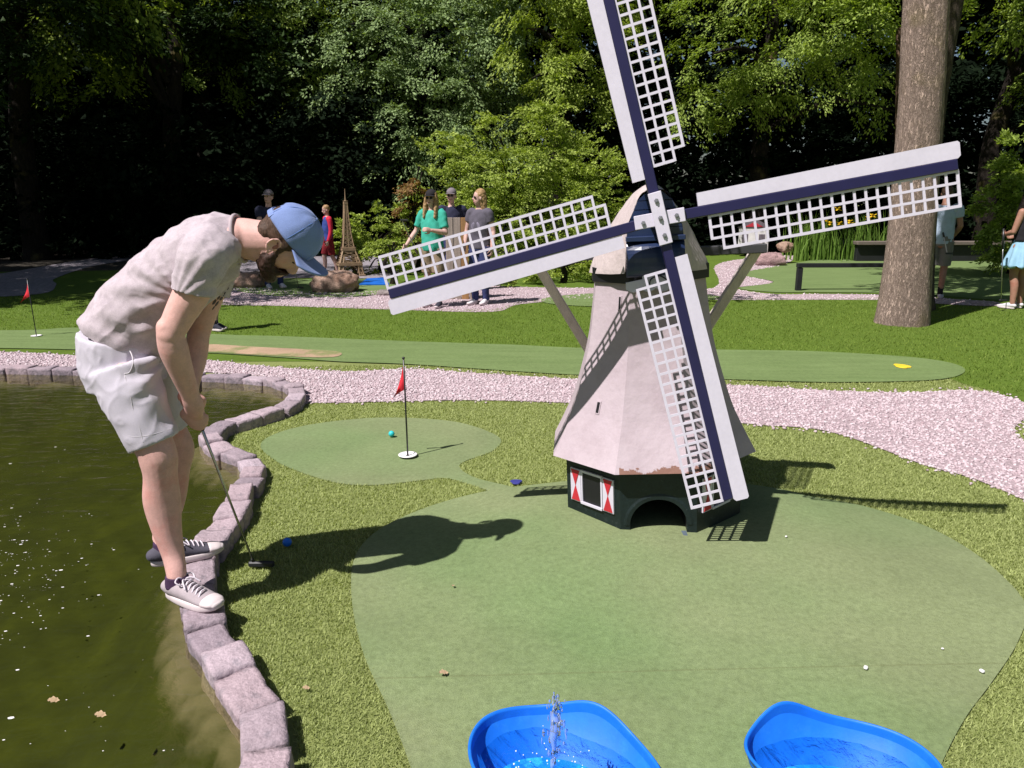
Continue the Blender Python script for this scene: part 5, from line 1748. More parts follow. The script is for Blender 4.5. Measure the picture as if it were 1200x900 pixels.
# head frame: gaze pitched down, turned a little away from the camera
pitch, yawh, rollh = R(60), R(17), R(14)
gz_ = np.array([math.cos(pitch) * math.cos(yawh), math.sin(yawh) * math.cos(pitch), -math.sin(pitch)])
hs = np.array([-math.sin(yawh), math.cos(yawh), 0.0])           # towards the far ear
hu = np.cross(gz_, hs) * -1.0
if hu[2] < 0: hu = -hu
hs, hu = hs * math.cos(rollh) + hu * math.sin(rollh), hu * math.cos(rollh) - hs * math.sin(rollh)     # crown tipped towards the camera
MH = np.column_stack([hs, gz_, hu])
HC = Q(328, 285)


def Hd(s_, f_, u_): return HC + MH @ np.array([s_, f_, u_])


# --- body (one skin)
S = []
nN, fN = 2.715, 3.085        # near and far shoulder planes
# torso under the shirt
S.append(loft_np([Q(150, 425), Q(160, 378), Q(186, 345), Q(219, 316), Q(254, 289), Q(276, 279)], [(0.155, 0.135), (0.15, 0.125), (0.155, 0.12), (0.165, 0.115), (0.15, 0.10), (0.085, 0.07)], (0, 1, 0), 20))
S.append(loft_np([Q(258, 287), Q(280, 280), Q(300, 281), Hd(0, -0.02, -0.012)], [(0.085, 0.082), (0.068, 0.077), (0.064, 0.074), (0.060, 0.068)], (0, 1, 0), 20))
S.append(loft_np([Q(290, 290), Hd(0, 0.022, -0.062)], [(0.050, 0.042), (0.046, 0.036)], (0, 1, 0), 16))
# head
S.append(ell_np(Hd(0, -0.015, 0.055), (0.074, 0.096, 0.088), MH))
S.append(ell_np(Hd(0, 0.030, -0.003), (0.063, 0.064, 0.076), MH))
S.append(loft_np([Hd(0, 0.005, -0.055), Hd(0, 0.045, -0.078), Hd(0, 0.078, -0.092)], [(0.056, 0.036), (0.047, 0.032), (0.026, 0.022)], hs, 16))
S.append(loft_np([Hd(0, 0.088, 0.03), Hd(0, 0.102, 0.0), Hd(0, 0.112, -0.018), Hd(0, 0.098, -0.028)], [(0.010, 0.010), (0.012, 0.012), (0.016, 0.014), (0.017, 0.010)], hs, 12))
S.append(ell_np(Hd(0, 0.092, 0.038), (0.050, 0.014, 0.011), MH))
S.append(ell_np(Hd(0, 0.100, -0.058), (0.024, 0.010, 0.008), MH)); S.append(ell_np(Hd(0, 0.098, -0.070), (0.022, 0.010, 0.009), MH))
for s_ in (-1, 1):
    e = Hd(s_ * 0.078, -0.006, -0.002)
    rim = [e + MH @ np.array([s_ * (0.010 + 0.004 * math.cos(a)), -0.020 * math.cos(a) - 0.004, 0.028 * math.sin(a) + 0.002]) for a in np.linspace(-2.3, 2.5, 12)]
    S.append(loft_np(rim, [0.0055] * 12, gz_, 8, 2))
    S.append(ell_np(e + MH @ np.array([s_ * 0.003, -0.004, -0.002]), (0.0045, 0.015, 0.023), MH, 14, 8))
    S.append(ell_np(e + MH @ np.array([s_ * 0.006, 0.004, -0.030]), (0.006, 0.009, 0.011), MH, 12, 8))
    S.append(ell_np(e + MH @ np.array([s_ * 0.004, 0.015, -0.004]), (0.007, 0.005, 0.009), MH, 10, 8))
# near arm
elN, wrN = Q(196, 392, 2.665), Q(223, 463, 2.76)
S.append(loft_np([Q(238, 305, nN + .03), Q(227, 338, nN - 0.01), Q(211, 368, nN - 0.03), Q(199, 392, 2.665)], [(0.062, 0.070), (0.058, 0.064), (0.050, 0.054), (0.041, 0.046)], (0, 1, 0), 18))
S.append(loft_np([Q(198, 384, 2.668), Q(203, 408, 2.68), Q(212, 434, 2.715), wrN, Q(226, 474, 2.785)], [(0.041, 0.044), (0.045, 0.052), (0.040, 0.044), (0.030, 0.034), (0.028, 0.036)], (0, 1, 0), 18))
# far arm
S.append(loft_np([Q(256, 315, fN - .02), Q(246, 345, fN), Q(238, 372, fN - .01), Q(231, 398, 3.06)], [(0.058, 0.062), (0.054, 0.056), (0.046, 0.048), (0.041, 0.043)], (0, 1, 0), 18))
S.append(loft_np([Q(233, 392, 3.06), Q(229, 418, 3.03), Q(223, 446, 2.96), Q(221, 470, 2.88)], [(0.041, 0.042), (0.044, 0.046), (0.037, 0.039), (0.029, 0.031)], (0, 1, 0), 18))
# hands closed round the grip; the shaft line
HEADP = G(299, 667)
shaft_a = P(221, 462, 2.83); shaft_b = np.array([HEADP[0] - 0.005, HEADP[1], HEADP[2] + 0.035])
sh_d = (shaft_b - shaft_a) / np.linalg.norm(shaft_b - shaft_a)


def grip_hand(center, fwd, towards, s, side):
    """fist round the shaft: palm beside it, four fingers wrapping round"""
    c = np.array(center); f = sh_d                      # the fingers stack along the shaft
    t = np.array(towards) - f * np.dot(towards, f); t /= np.linalg.norm(t)      # from palm to shaft
    w_ = np.cross(f, t) * side
    out = [loft_np([c - t * 0.020 - w_ * 0.030 - f * 0.03, c - t * 0.024 - f * 0.002, c - t * 0.018 + w_ * 0.026 + f * 0.018], [(0.026, 0.020), (0.043, 0.019), (0.042, 0.016)], f, 14, 4)]
    for k in range(4):
        o = c + f * (-0.032 + 0.021 * k)
        r_ = 0.0225 - 0.0012 * k
        L_ = (3.6, 4.1, 4.0, 3.4)[k]
        q = [o - t * 0.022 * math.cos(a) * (1 if a < 1.6 else .95) + w_ * r_ * math.sin(a) * 1.15 + f * 0.004 * a for a in np.linspace(0.5, L_, 9)]
        out.append(loft_np(q, [0.0098] * 7 + [0.009, 0.0075], f, 9, 2))
    th = [c - t * 0.02 - w_ * 0.024 - f * 0.035, c - w_ * 0.024 - f * 0.012, c + t * 0.016 - w_ * 0.018 + f * 0.016, c + t * 0.021 - w_ * 0.004 + f * 0.042]
    out.append(loft_np(th, [0.015, 0.0135, 0.0115, 0.009], f, 9, 3))
    return out


hn = shaft_a + sh_d * 0.105 - groot_loc; hf = shaft_a + sh_d * 0.045 - groot_loc
S += grip_hand(hn, None, np.array([0.05, 1, 0.0]), 1.0, 1)
S += grip_hand(hf, None, np.array([0.1, -1, 0.0]), 1.0, -1)
S.append(loft_np([wrN, Q(227, 476, 2.782), hn + np.array([-0.006, -0.024, 0.02])], [(0.028, 0.034), (0.026, 0.040), (0.024, 0.040)], (0, 1, 0), 14))
S.append(loft_np([Q(221, 466, 2.89), hf + np.array([-0.005, 0.022, 0.01])], [(0.029, 0.031), (0.022, 0.036)], (0, 1, 0), 14))
# legs
HEELN, TOEN = G(197, 697, STONE_TOP + .008), G(259, 716, STONE_TOP + .008)
HEELF, TOEF = G(177, 664, STONE_TOP + .005), G(263, 646, STONE_TOP + .005)
for q_ in (HEELN, TOEN, HEELF, TOEF): q_[2] = STONE_TOP + .006
ankN = HEELN + (TOEN - HEELN) * 0.22 - groot_loc; ankF = HEELF + (TOEF - HEELF) * 0.2 - groot_loc
yN, yF = 2.76, 3.07
S.append(loft_np([Q(150, 440, yN + .04), Q(166, 490, yN), Q(183, 528, yN - .02), Q(186, 540, yN - .02), Q(188, 558, yN - .015), Q(190, 588, yN), Q(196, 622, yN), Q(203, 650, yN - .01), ankN + [0, 0, 0.10], ankN + [0, 0, 0.03]],
                 [(0.088, 0.095), (0.078, 0.082), (0.066, 0.071), (0.064, 0.069), (0.058, 0.062), (0.060, 0.070), (0.050, 0.055), (0.038, 0.043), (0.033, 0.038), (0.028, 0.034)], (0, 1, 0), 20))
S.append(loft_np([Q(165, 440, yF - .06), Q(187, 490, yF - .02), Q(207, 520, yF), Q(208, 533, yF), Q(206, 548, yF), Q(200, 578, yF + .01), Q(195, 612, yF + .01), Q(190, 632, yF), ankF + [0, 0, 0.10], ankF + [0, 0, 0.03]],
                 [(0.085, 0.090), (0.074, 0.078), (0.064, 0.066), (0.062, 0.065), (0.056, 0.058), (0.058, 0.066), (0.046, 0.050), (0.038, 0.042), (0.033, 0.038), (0.028, 0.034)], (0, 1, 0), 20))
golfer = fused('person', S, 0.0052, M_SKIN, None, 3)
golfer.location = groot_loc
tag(golfer, 'bearded golfer in a blue cap, grey T-shirt and white shorts bending over his putter', 'person')

def on_surface(ob, pxs, off=0.003):
    """points of a garment's outside, given by rays from the camera side in local space"""
    from mathutils.bvhtree import BVHTree
    bv = BVHTree.FromPolygons([v.co for v in ob.data.vertices], [tuple(p.vertices) for p in ob.data.polygons])
    out = []
    for px, py in pxs:
        o = Vector(np.array([0, 0, CAMZ]) - groot_loc); d = Vector(ray(px, py)).normalized()
        h = bv.ray_cast(o, d)
        if h[0] is None:
            q = Q(px, py, 2.75); h = (Vector(q), Vector((0, -1, 0)))
        n_ = h[1] if h[1].dot(d) < 0 else -h[1]
        out.append(np.array(h[0] + n_ * off))
    return out


# --- T-shirt: torso and sleeves
m = pmat('heather_shirt', (0.53, 0.455, 0.49), 0.9, 0.10, 14, 0.18, 260, 0.3, 300, 0.004, sheen=0.1, col2=(0.43, 0.365, 0.40), c2scale=30, c2lo=0.48, c2hi=0.68)
Sh = [loft_np([Q(144, 400), Q(160, 374), Q(187, 344), Q(219, 315), Q(249, 291), Q(268, 281)], [(0.170, 0.172), (0.168, 0.164), (0.170, 0.156), (0.174, 0.149), (0.160, 0.134), (0.105, 0.102)], (0, 1, 0), 26, 5, 'flat'),
      loft_np([Q(262, 283), Q(274, 280), Q(282, 279)], [(0.12, 0.112), (0.094, 0.092), (0.080, 0.084)], (0, 1, 0), 22, 3, 'flat'),
      loft_np([Q(252, 288, YC - .08), Q(238, 303, nN), Q(230, 325, nN - .015), Q(226, 344, nN - .02)], [(0.09, 0.10), (0.080, 0.092), (0.076, 0.082), (0.077, 0.079)], (0, 1, 0), 20, 5, 'flat'),
      loft_np([Q(256, 292, YC + .08), Q(255, 312, fN), Q(247, 344, fN)], [(0.09, 0.09), (0.078, 0.082), (0.076, 0.076)], (0, 1, 0), 20, 5, 'flat')]


def dshirt(V):
    base = Q(196, 392); arm = Q(214, 350, 2.7); out = np.zeros(len(V))
    for i, v in enumerate(V):
        # drag lines fanning from the armpit to the waist, plus sagging belly folds
        d = v - arm; ang = math.atan2(d[2], d[0]); r_ = math.hypot(d[0], d[2])
        k = math.exp(-((r_ - 0.24) / 0.2) ** 2)
        cr_ = 1 - abs(nz((v[0] * 1.0 + v[2] * .5, v[1], v[2] - v[0] * .5), 7, 12)); cr2 = 1 - abs(nz((v[0] + v[2], v[1], (v[2] - v[0]) * 0.45), 15, 31))
        out[i] = 0.0075 * k * math.sin(ang * 17 + nz(v, 5, 2) * 3.2) * (0.5 + 0.5 * nz(v, 4, 7)) + 0.003 * nz(v, 8, 4) + 0.0042 * (cr_ ** 7 - .2) + 0.0026 * (cr2 ** 7 - 0.2) - 0.004
        low = math.exp(-((v[2] - Q(150, 385)[2]) / 0.07) ** 2)
        out[i] += low * 0.007 * math.sin((v[2] * 62 + v[0] * 30) + nz(v, 6, 1) * 3)
        sl = math.exp(-((v[0] - Q(214, 318)[0]) / 0.03) ** 2) * (1 if v[1] < -0.05 else 0)
        out[i] += -0.010 * sl * math.exp(-((v[2] - Q(214, 318)[2]) / 0.07) ** 2)
    return out


shirt = fused('shirt', Sh, 0.0058, m, golfer, 4, dshirt)
# collar band and the dark print on the chest
mcol = pmat('shirt_rib', (0.42, 0.35, 0.37), 0.9, 0.08, 60)
ring_c, ring_t = Q(281, 279.5), unit(Q(303, 279) - Q(262, 285))
s1 = np.array([0, 1.0, 0]); s2 = np.cross(ring_t, s1)
mb = MB(); mb.tube([ring_c + s1 * 0.081 * math.cos(a) + s2 * 0.085 * math.sin(a) for a in np.linspace(0, 2 * PI, 41)], 0.0075, 8)
mb.build('collar', mcol, shirt, True)
mpr = pmat('chest_print', (0.11, 0.09, 0.10), 0.8, 0.3, 20)
mb = MB()
for k, (px_, py_) in enumerate(((250, 361), (254, 356), (259, 350), (263, 345), (256, 349), (251, 354), (267, 339))):
    c0 = on_surface(shirt, [(px_, py_)], -0.0015)[0]
    nrm = unit(np.array([0.45, -0.75, -0.45])); al = unit(np.cross(nrm, [0.55, 0, 0.83])); ac = np.cross(nrm, al)
    mb.add(*ell_np(c0, (0.0028 + 0.0012 * (k % 3), 0.009 + .004 * (k % 2), 0.0022), np.column_stack([al, ac, nrm]), 10, 6))
mb.build('chest_print', mpr, shirt, True)

# --- shorts
m = pmat('white_shorts', (0.565, 0.53, 0.60), 0.85, 0.05, 9, 0.10, 300, 0.2, 420, 0.003, sheen=0.1)
Ss = [loft_np([Q(146, 394), Q(146, 420), Q(152, 450)], [(0.170, 0.162), (0.176, 0.157), (0.170, 0.146)], (0, 1, 0), 26, 4, 'flat'),
      loft_np([Q(146, 432, YC - .10), Q(158, 470, yN + .01), Q(170, 497, yN), Q(181, 519, yN - .005)], [(0.105, 0.135), (0.102, 0.110), (0.095, 0.098), (0.093, 0.098)], (0, 1, 0), 24, 5, 'flat'),
      loft_np([Q(156, 432, YC + .09), Q(178, 466, yF - .05), Q(193, 490, yF - .01), Q(199, 502, yF)], [(0.105, 0.135), (0.104, 0.105), (0.096, 0.092), (0.094, 0.088)], (0, 1, 0), 24, 5, 'flat')]


def dshorts(V):
    out = np.zeros(len(V)); hip = Q(196, 425, 2.75)
    for i, v in enumerate(V):
        d = v - hip; ang = math.atan2(d[2], d[0]); r_ = math.hypot(d[0], d[2])
        out[i] = 0.006 * math.exp(-(r_ / 0.2) ** 2) * math.sin(ang * 9 + nz(v, 5, 6) * 2.5) + 0.004 * nz(v, 7, 14) + 0.0045 * ((1 - abs(nz((v[0], v[1], v[2] * .6), 8, 17))) ** 7 - .2) + 0.0028 * ((1 - abs(nz((v[0] * .7, v[1], v[2]), 18, 5))) ** 6 - .2)
        out[i] += 0.004 * math.sin(v[2] * 38 + nz(v, 5, 2) * 4) * (0.5 + 0.5 * nz(v, 6, 21))
    return out


shorts = fused('shorts', Ss, 0.006, m, golfer, 4, dshorts)
dgs = bpy.context.evaluated_depsgraph_get()


mseam = pmat('shorts_seam', (0.56, 0.53, 0.56), 0.85, 0.05, 60)
# side pocket with its edge, side seam and turned hem
mb = MB(); mb.tube(catmull(on_surface(shorts, [(128, 402), (141, 404), (152, 411), (156, 424), (152, 436), (146, 438)], -0.0006), 5), 0.0022, 7)
mb.build('pocket_edge', mseam, shorts, True)
mb = MB(); mb.tube(catmull(on_surface(shorts, [(146, 440), (152, 460), (156, 480), (163, 500), (168, 519)], -0.0008), 5), 0.0014, 6)
mb.build('side_seam', mseam, shorts, True)
mb = MB(); mb.tube(catmull(on_surface(shorts, [(150, 511), (160, 512), (175, 510), (190, 506), (202, 502)], -0.0008), 5), 0.0015, 6)
mb.build('hem_seam', mseam, shorts, True)
lab = on_surface(shorts, [(105, 395), (113, 397), (113, 400), (105, 398)], 0.004)
mb = MB(); mb.add(lab + [p + np.array([0, -0.002, 0]) for p in lab], [(0, 1, 2, 3), (7, 6, 5, 4), (0, 1, 5, 4), (1, 2, 6, 5), (2, 3, 7, 6), (3, 0, 4, 7)])
mb.build('label_tab', pmat('navy_tab', (0.03, 0.03, 0.09), 0.8), shorts)

# --- hair, beard, cap
Mear = pmat('ear_hollow_shade', (0.34, 0.13, 0.11), 0.6)
hsh = [ell_np(Hd(0, -0.020, 0.050), (0.0775, 0.0975, 0.090), MH), ell_np(Hd(0, -0.058, -0.004), (0.060, 0.046, 0.052), MH)]
for s_ in (-1, 1): hsh.append(loft_np([Hd(s_ * 0.069, 0.008, 0.045), Hd(s_ * 0.069, 0.016, 0.010), Hd(s_ * 0.066, 0.020, -0.02)], [(0.008, 0.02), (0.007, 0.014), (0.006, 0.012)], hs, 10))
fused('hair', hsh, 0.005, M_HAIRB, golfer, 2, lambda V: np.array([0.0012 * nz(v, 130, 3) + 0.001 * nz(v, 60, 1) for v in V]))
bs_ = [loft_np([Hd(0, 0.012, -0.060), Hd(0, 0.048, -0.080), Hd(0, 0.080, -0.094)], [(0.0585, 0.036), (0.050, 0.034), (0.030, 0.026)], hs, 18, 4), loft_np([Hd(0, -0.012, -0.078), Hd(0, 0.03, -0.095), Hd(0, 0.066, -0.106)], [(0.040, 0.020), (0.044, 0.022), (0.028, 0.018)], hs, 16, 4)]
for s_ in (-1, 1):
    bs_.append(loft_np([Hd(s_ * 0.066, 0.022, -0.018), Hd(s_ * 0.062, 0.028, -0.045), Hd(s_ * 0.054, 0.045, -0.075), Hd(s_ * 0.028, 0.080, -0.098), Hd(0, 0.090, -0.104)], [(0.006, 0.012), (0.008, 0.020), (0.012, 0.028), (0.018, 0.026), (0.020, 0.024)], hs, 14, 4))
    bs_.append(loft_np([Hd(s_ * 0.050, 0.060, -0.070), Hd(s_ * 0.040, 0.085, -0.058), Hd(s_ * 0.016, 0.105, -0.044), Hd(0, 0.110, -0.043)], [(0.012, 0.018), (0.011, 0.013), (0.008, 0.007), (0.007, 0.006)], hs, 10, 4))
bs_.append(ell_np(Hd(0, 0.060, -0.100), (0.040, 0.042, 0.024), MH))
fused('beard', bs_, 0.0045, M_BEARD, golfer, 2, lambda V: np.array([0.0035 * nz(v, 70, 13) + 0.002 * nz(v, 130, 1) for v in V]))
for s_ in (-1, 1):
    mb = MB(); mb.add(*ell_np(Hd(s_ * 0.0805, -0.001, -0.003), (0.006, 0.010, 0.016), MH, 12, 8))
    mb.build('ear_hollow_shade', Mear, golfer, True)  # reddish bump on the ear, shade of the hollow put into its colour
ey = MB()
for s_ in (-1, 1): ey.add(*ell_np(Hd(s_ * 0.030, 0.080, 0.010), (0.011, 0.009, 0.003), MH, 12, 8))
ey.build('eyes', pmat('eye_shadow', (0.06, 0.035, 0.03), 0.4), golfer, True)
for s_ in (-1, 1):
    mb = MB(); mb.add(*loft_np([Hd(s_ * 0.015, 0.102, 0.034), Hd(s_ * 0.032, 0.101, 0.040), Hd(s_ * 0.050, 0.088, 0.034)], [(0.006, 0.004), (0.007, 0.005), (0.004, 0.003)], hs, 8, 3)); mb.build('eyebrow', M_HAIRB, golfer, True)

Mcap_ = pmat('blue_cap', (0.185, 0.262, 0.52), 0.85, 0.09, 14, 0.12, 280, 0.25, 300, 0.004, sheen=0.15)
# crown: ellipsoid cap cut by a tilted plane, with the half-moon opening at the back
cc = np.array([0, -0.006, 0.062]); cr = np.array([0.0875, 0.112, 0.104])
nu, nv = 72, 26
V = []; F = []


def capcut(a):
    """lower edge elevation per azimuth a (0 = front)"""
    back = max(0.0, -math.cos(a))
    return R(-8 + 4 * math.cos(a)) - 0.06 * back


def opening(a, e):
    d = math.atan2(math.sin(a - PI), math.cos(a - PI))
    return (d / 0.46) ** 2 + ((e - 0.05) / 0.36) ** 2 < 1 and e > -0.03


for j in range(nv + 1):
    for i in range(nu):
        a = 2 * PI * i / nu
        e0 = capcut(a); e = e0 + (PI / 2 - e0) * (j / nv)
        sq = 1.0 - 0.02 * math.cos(6 * a) * math.cos(e)            # six panels
        lump = 1 + 0.018 * nz((math.sin(a) * 2, math.cos(a) * 2, e * 2), 1.6, 5) + 0.03 * max(0, math.cos(a)) * math.sin(e * 2) ** 2
        p = cc + cr * np.array([math.sin(a) * math.cos(e), math.cos(a) * math.cos(e), math.sin(e)]) * sq * lump
        V.append(Hd(*p))
for j in range(nv):
    for i in range(nu):
        i2 = (i + 1) % nu
        a = 2 * PI * (i + .5) / nu; e0 = capcut(a); e = e0 + (PI / 2 - e0) * ((j + .5) / nv)
        if opening(a, e): continue
        F.append((j * nu + i, j * nu + i2, (j + 1) * nu + i2, (j + 1) * nu + i))
cap = mesh_np('cap', V, F, Mcap_, golfer, True)
md = cap.modifiers.new('s', 'SOLIDIFY'); md.thickness = 0.004; md.offset = 0
# brim: curved tongue
V = []; F = []
na, nr = 22, 9
for i in range(na + 1):
    a = R(-68) + R(136) * i / na
    for j in range(nr + 1):
        t_ = j / nr
        base_ = cc + cr * np.array([math.sin(a) * math.cos(-.05), math.cos(a) * math.cos(-.05), -0.08])
        ext = 0.080 * math.cos(a * 0.86) ** 0.6
        p = base_ + np.array([math.sin(a) * 0.10 * t_ * ext / .078 * .5, t_ * ext, t_ * ext * 0.42]) + np.array([0, 0, -0.046 * (math.sin(a) ** 2) * (0.15 + 0.85 * t_)])
        V.append(Hd(*p))
F = [(i * (nr + 1) + j, (i + 1) * (nr + 1) + j, (i + 1) * (nr + 1) + j + 1, i * (nr + 1) + j + 1) for i in range(na) for j in range(nr)]
brim = mesh_np('brim', V, F, Mcap_, cap, True)
md = brim.modifiers.new('s', 'SOLIDIFY'); md.thickness = 0.005; md.offset = 0
# strap across the opening, button and seams
mb = MB()
pts = []
for a in np.linspace(PI - 0.62, PI + 0.62, 14):
    e = capcut(a) + 0.09
    pts.append(Hd(*(cc + cr * 1.03 * np.array([math.sin(a) * math.cos(e), math.cos(a) * math.cos(e), math.sin(e)]))))
for p_, q_ in zip(pts[:-1], pts[1:]): mb.bar(p_, q_, 0.005, 0.022, up=hu)
mb.build('strap', Mcap_, cap)
mb = MB(); mb.add(*ell_np(Hd(*(cc + cr * np.array([0, 0, 1.0]))), (0.008, 0.008, 0.005), MH, 12, 8)); mb.build('button', Mcap_, cap, True)
mse = pmat('cap_seam', (0.095, 0.175, 0.43), 0.9)
mb = MB()
for k in range(6):
    a = PI / 6 + k * PI / 3
    if abs(math.atan2(math.sin(a - PI), math.cos(a - PI))) < .6 and False: continue
    line = [Hd(*(cc + cr * 1.012 * (1 - 0.02 * math.cos(6 * a) * math.cos(e)) * np.array([math.sin(a) * math.cos(e), math.cos(a) * math.cos(e), math.sin(e)]))) for e in np.linspace(max(capcut(a), -0.1), PI / 2 - .05, 16) if not opening(a, e)]
    if len(line) > 2: mb.tube(line, 0.0016, 6)
mb.build('seam', mse, cap, True)

# --- shoes and socks
Mcanv = pmat('grey_canvas', (0.43, 0.37, 0.39), 0.9, 0.08, 20, 0.2, 400, 0.25, 400, 0.003)
Mrub = pmat('white_rubber', (0.66, 0.58, 0.58), 0.6, 0.08, 20)
Mlace = pmat('white_lace', (0.68, 0.62, 0.68), 0.9, 0.06)
Mdcanv = pmat('shaded_canvas', (0.085, 0.080, 0.105), 0.9, 0.15, 20, 0.2, 400, 0.25, 400, 0.003)  # same canvas darkened: the shade on the far shoe is painted in
Msock = pmat('purple_sock', (0.05, 0.022, 0.06), 0.9, 0.2, 60)
mb = MB()
shoe(golfer, ankN, HEELN - groot_loc, TOEN - groot_loc, Mcanv, Mrub, 'shoe', 0.082, Mlace, 0.053, Mrub)['label'] = 'pale grey canvas shoe on the nearer foot'
shoe(golfer, ankF, HEELF - groot_loc, TOEF - groot_loc, Mdcanv, Mrub, 'shoe', 0.080, Mlace, 0.050, Mrub)['label'] = 'grey canvas shoe on the farther foot, its shade painted in'
for an in (ankN, ankF):
    V, F = loft_np([an + [0, 0, 0.055], an + [0, 0, 0.080], an + [0, 0, 0.100]], [(0.040, 0.050), (0.038, 0.046), (0.0365, 0.043)], (0, 1, 0), 20, 3, 'flat')
    mesh_np('sock', V, F, Msock, golfer, True)

# --- putter
root = empty('putter', HEADP); tag(root, 'thin steel putter with a dark head held by the golfer', 'putter')
Mst = pmat('steel_shaft', (0.45, 0.45, 0.44), 0.25, 0.05, metal=0.9)
mb = MB(); mb.tube([shaft_a + sh_d * 0.06 - HEADP, shaft_b - HEADP], [0.0062, 0.0046], 12); mb.build('shaft', Mst, root, True)
mb = MB(); mb.tube([shaft_a - sh_d * 0.05 - HEADP, shaft_a + sh_d * 0.17 - HEADP], [0.0125, 0.0098], 14); mb.build('grip', M_POLE, root, True)
mb = MB(); mb.box((0.03, 0.0, 0.026), (0.115, 0.024, 0.026), bev=0.006); mb.box((0.03, 0.012, 0.020), (0.09, 0.02, 0.012), bev=0.003)
mb.tube([shaft_b - HEADP - sh_d * .02, shaft_b - HEADP, (0.0, 0, 0.03)], 0.0065, 10)
mb.build('head', pmat('gunmetal', (0.018, 0.020, 0.024), 0.5), root)


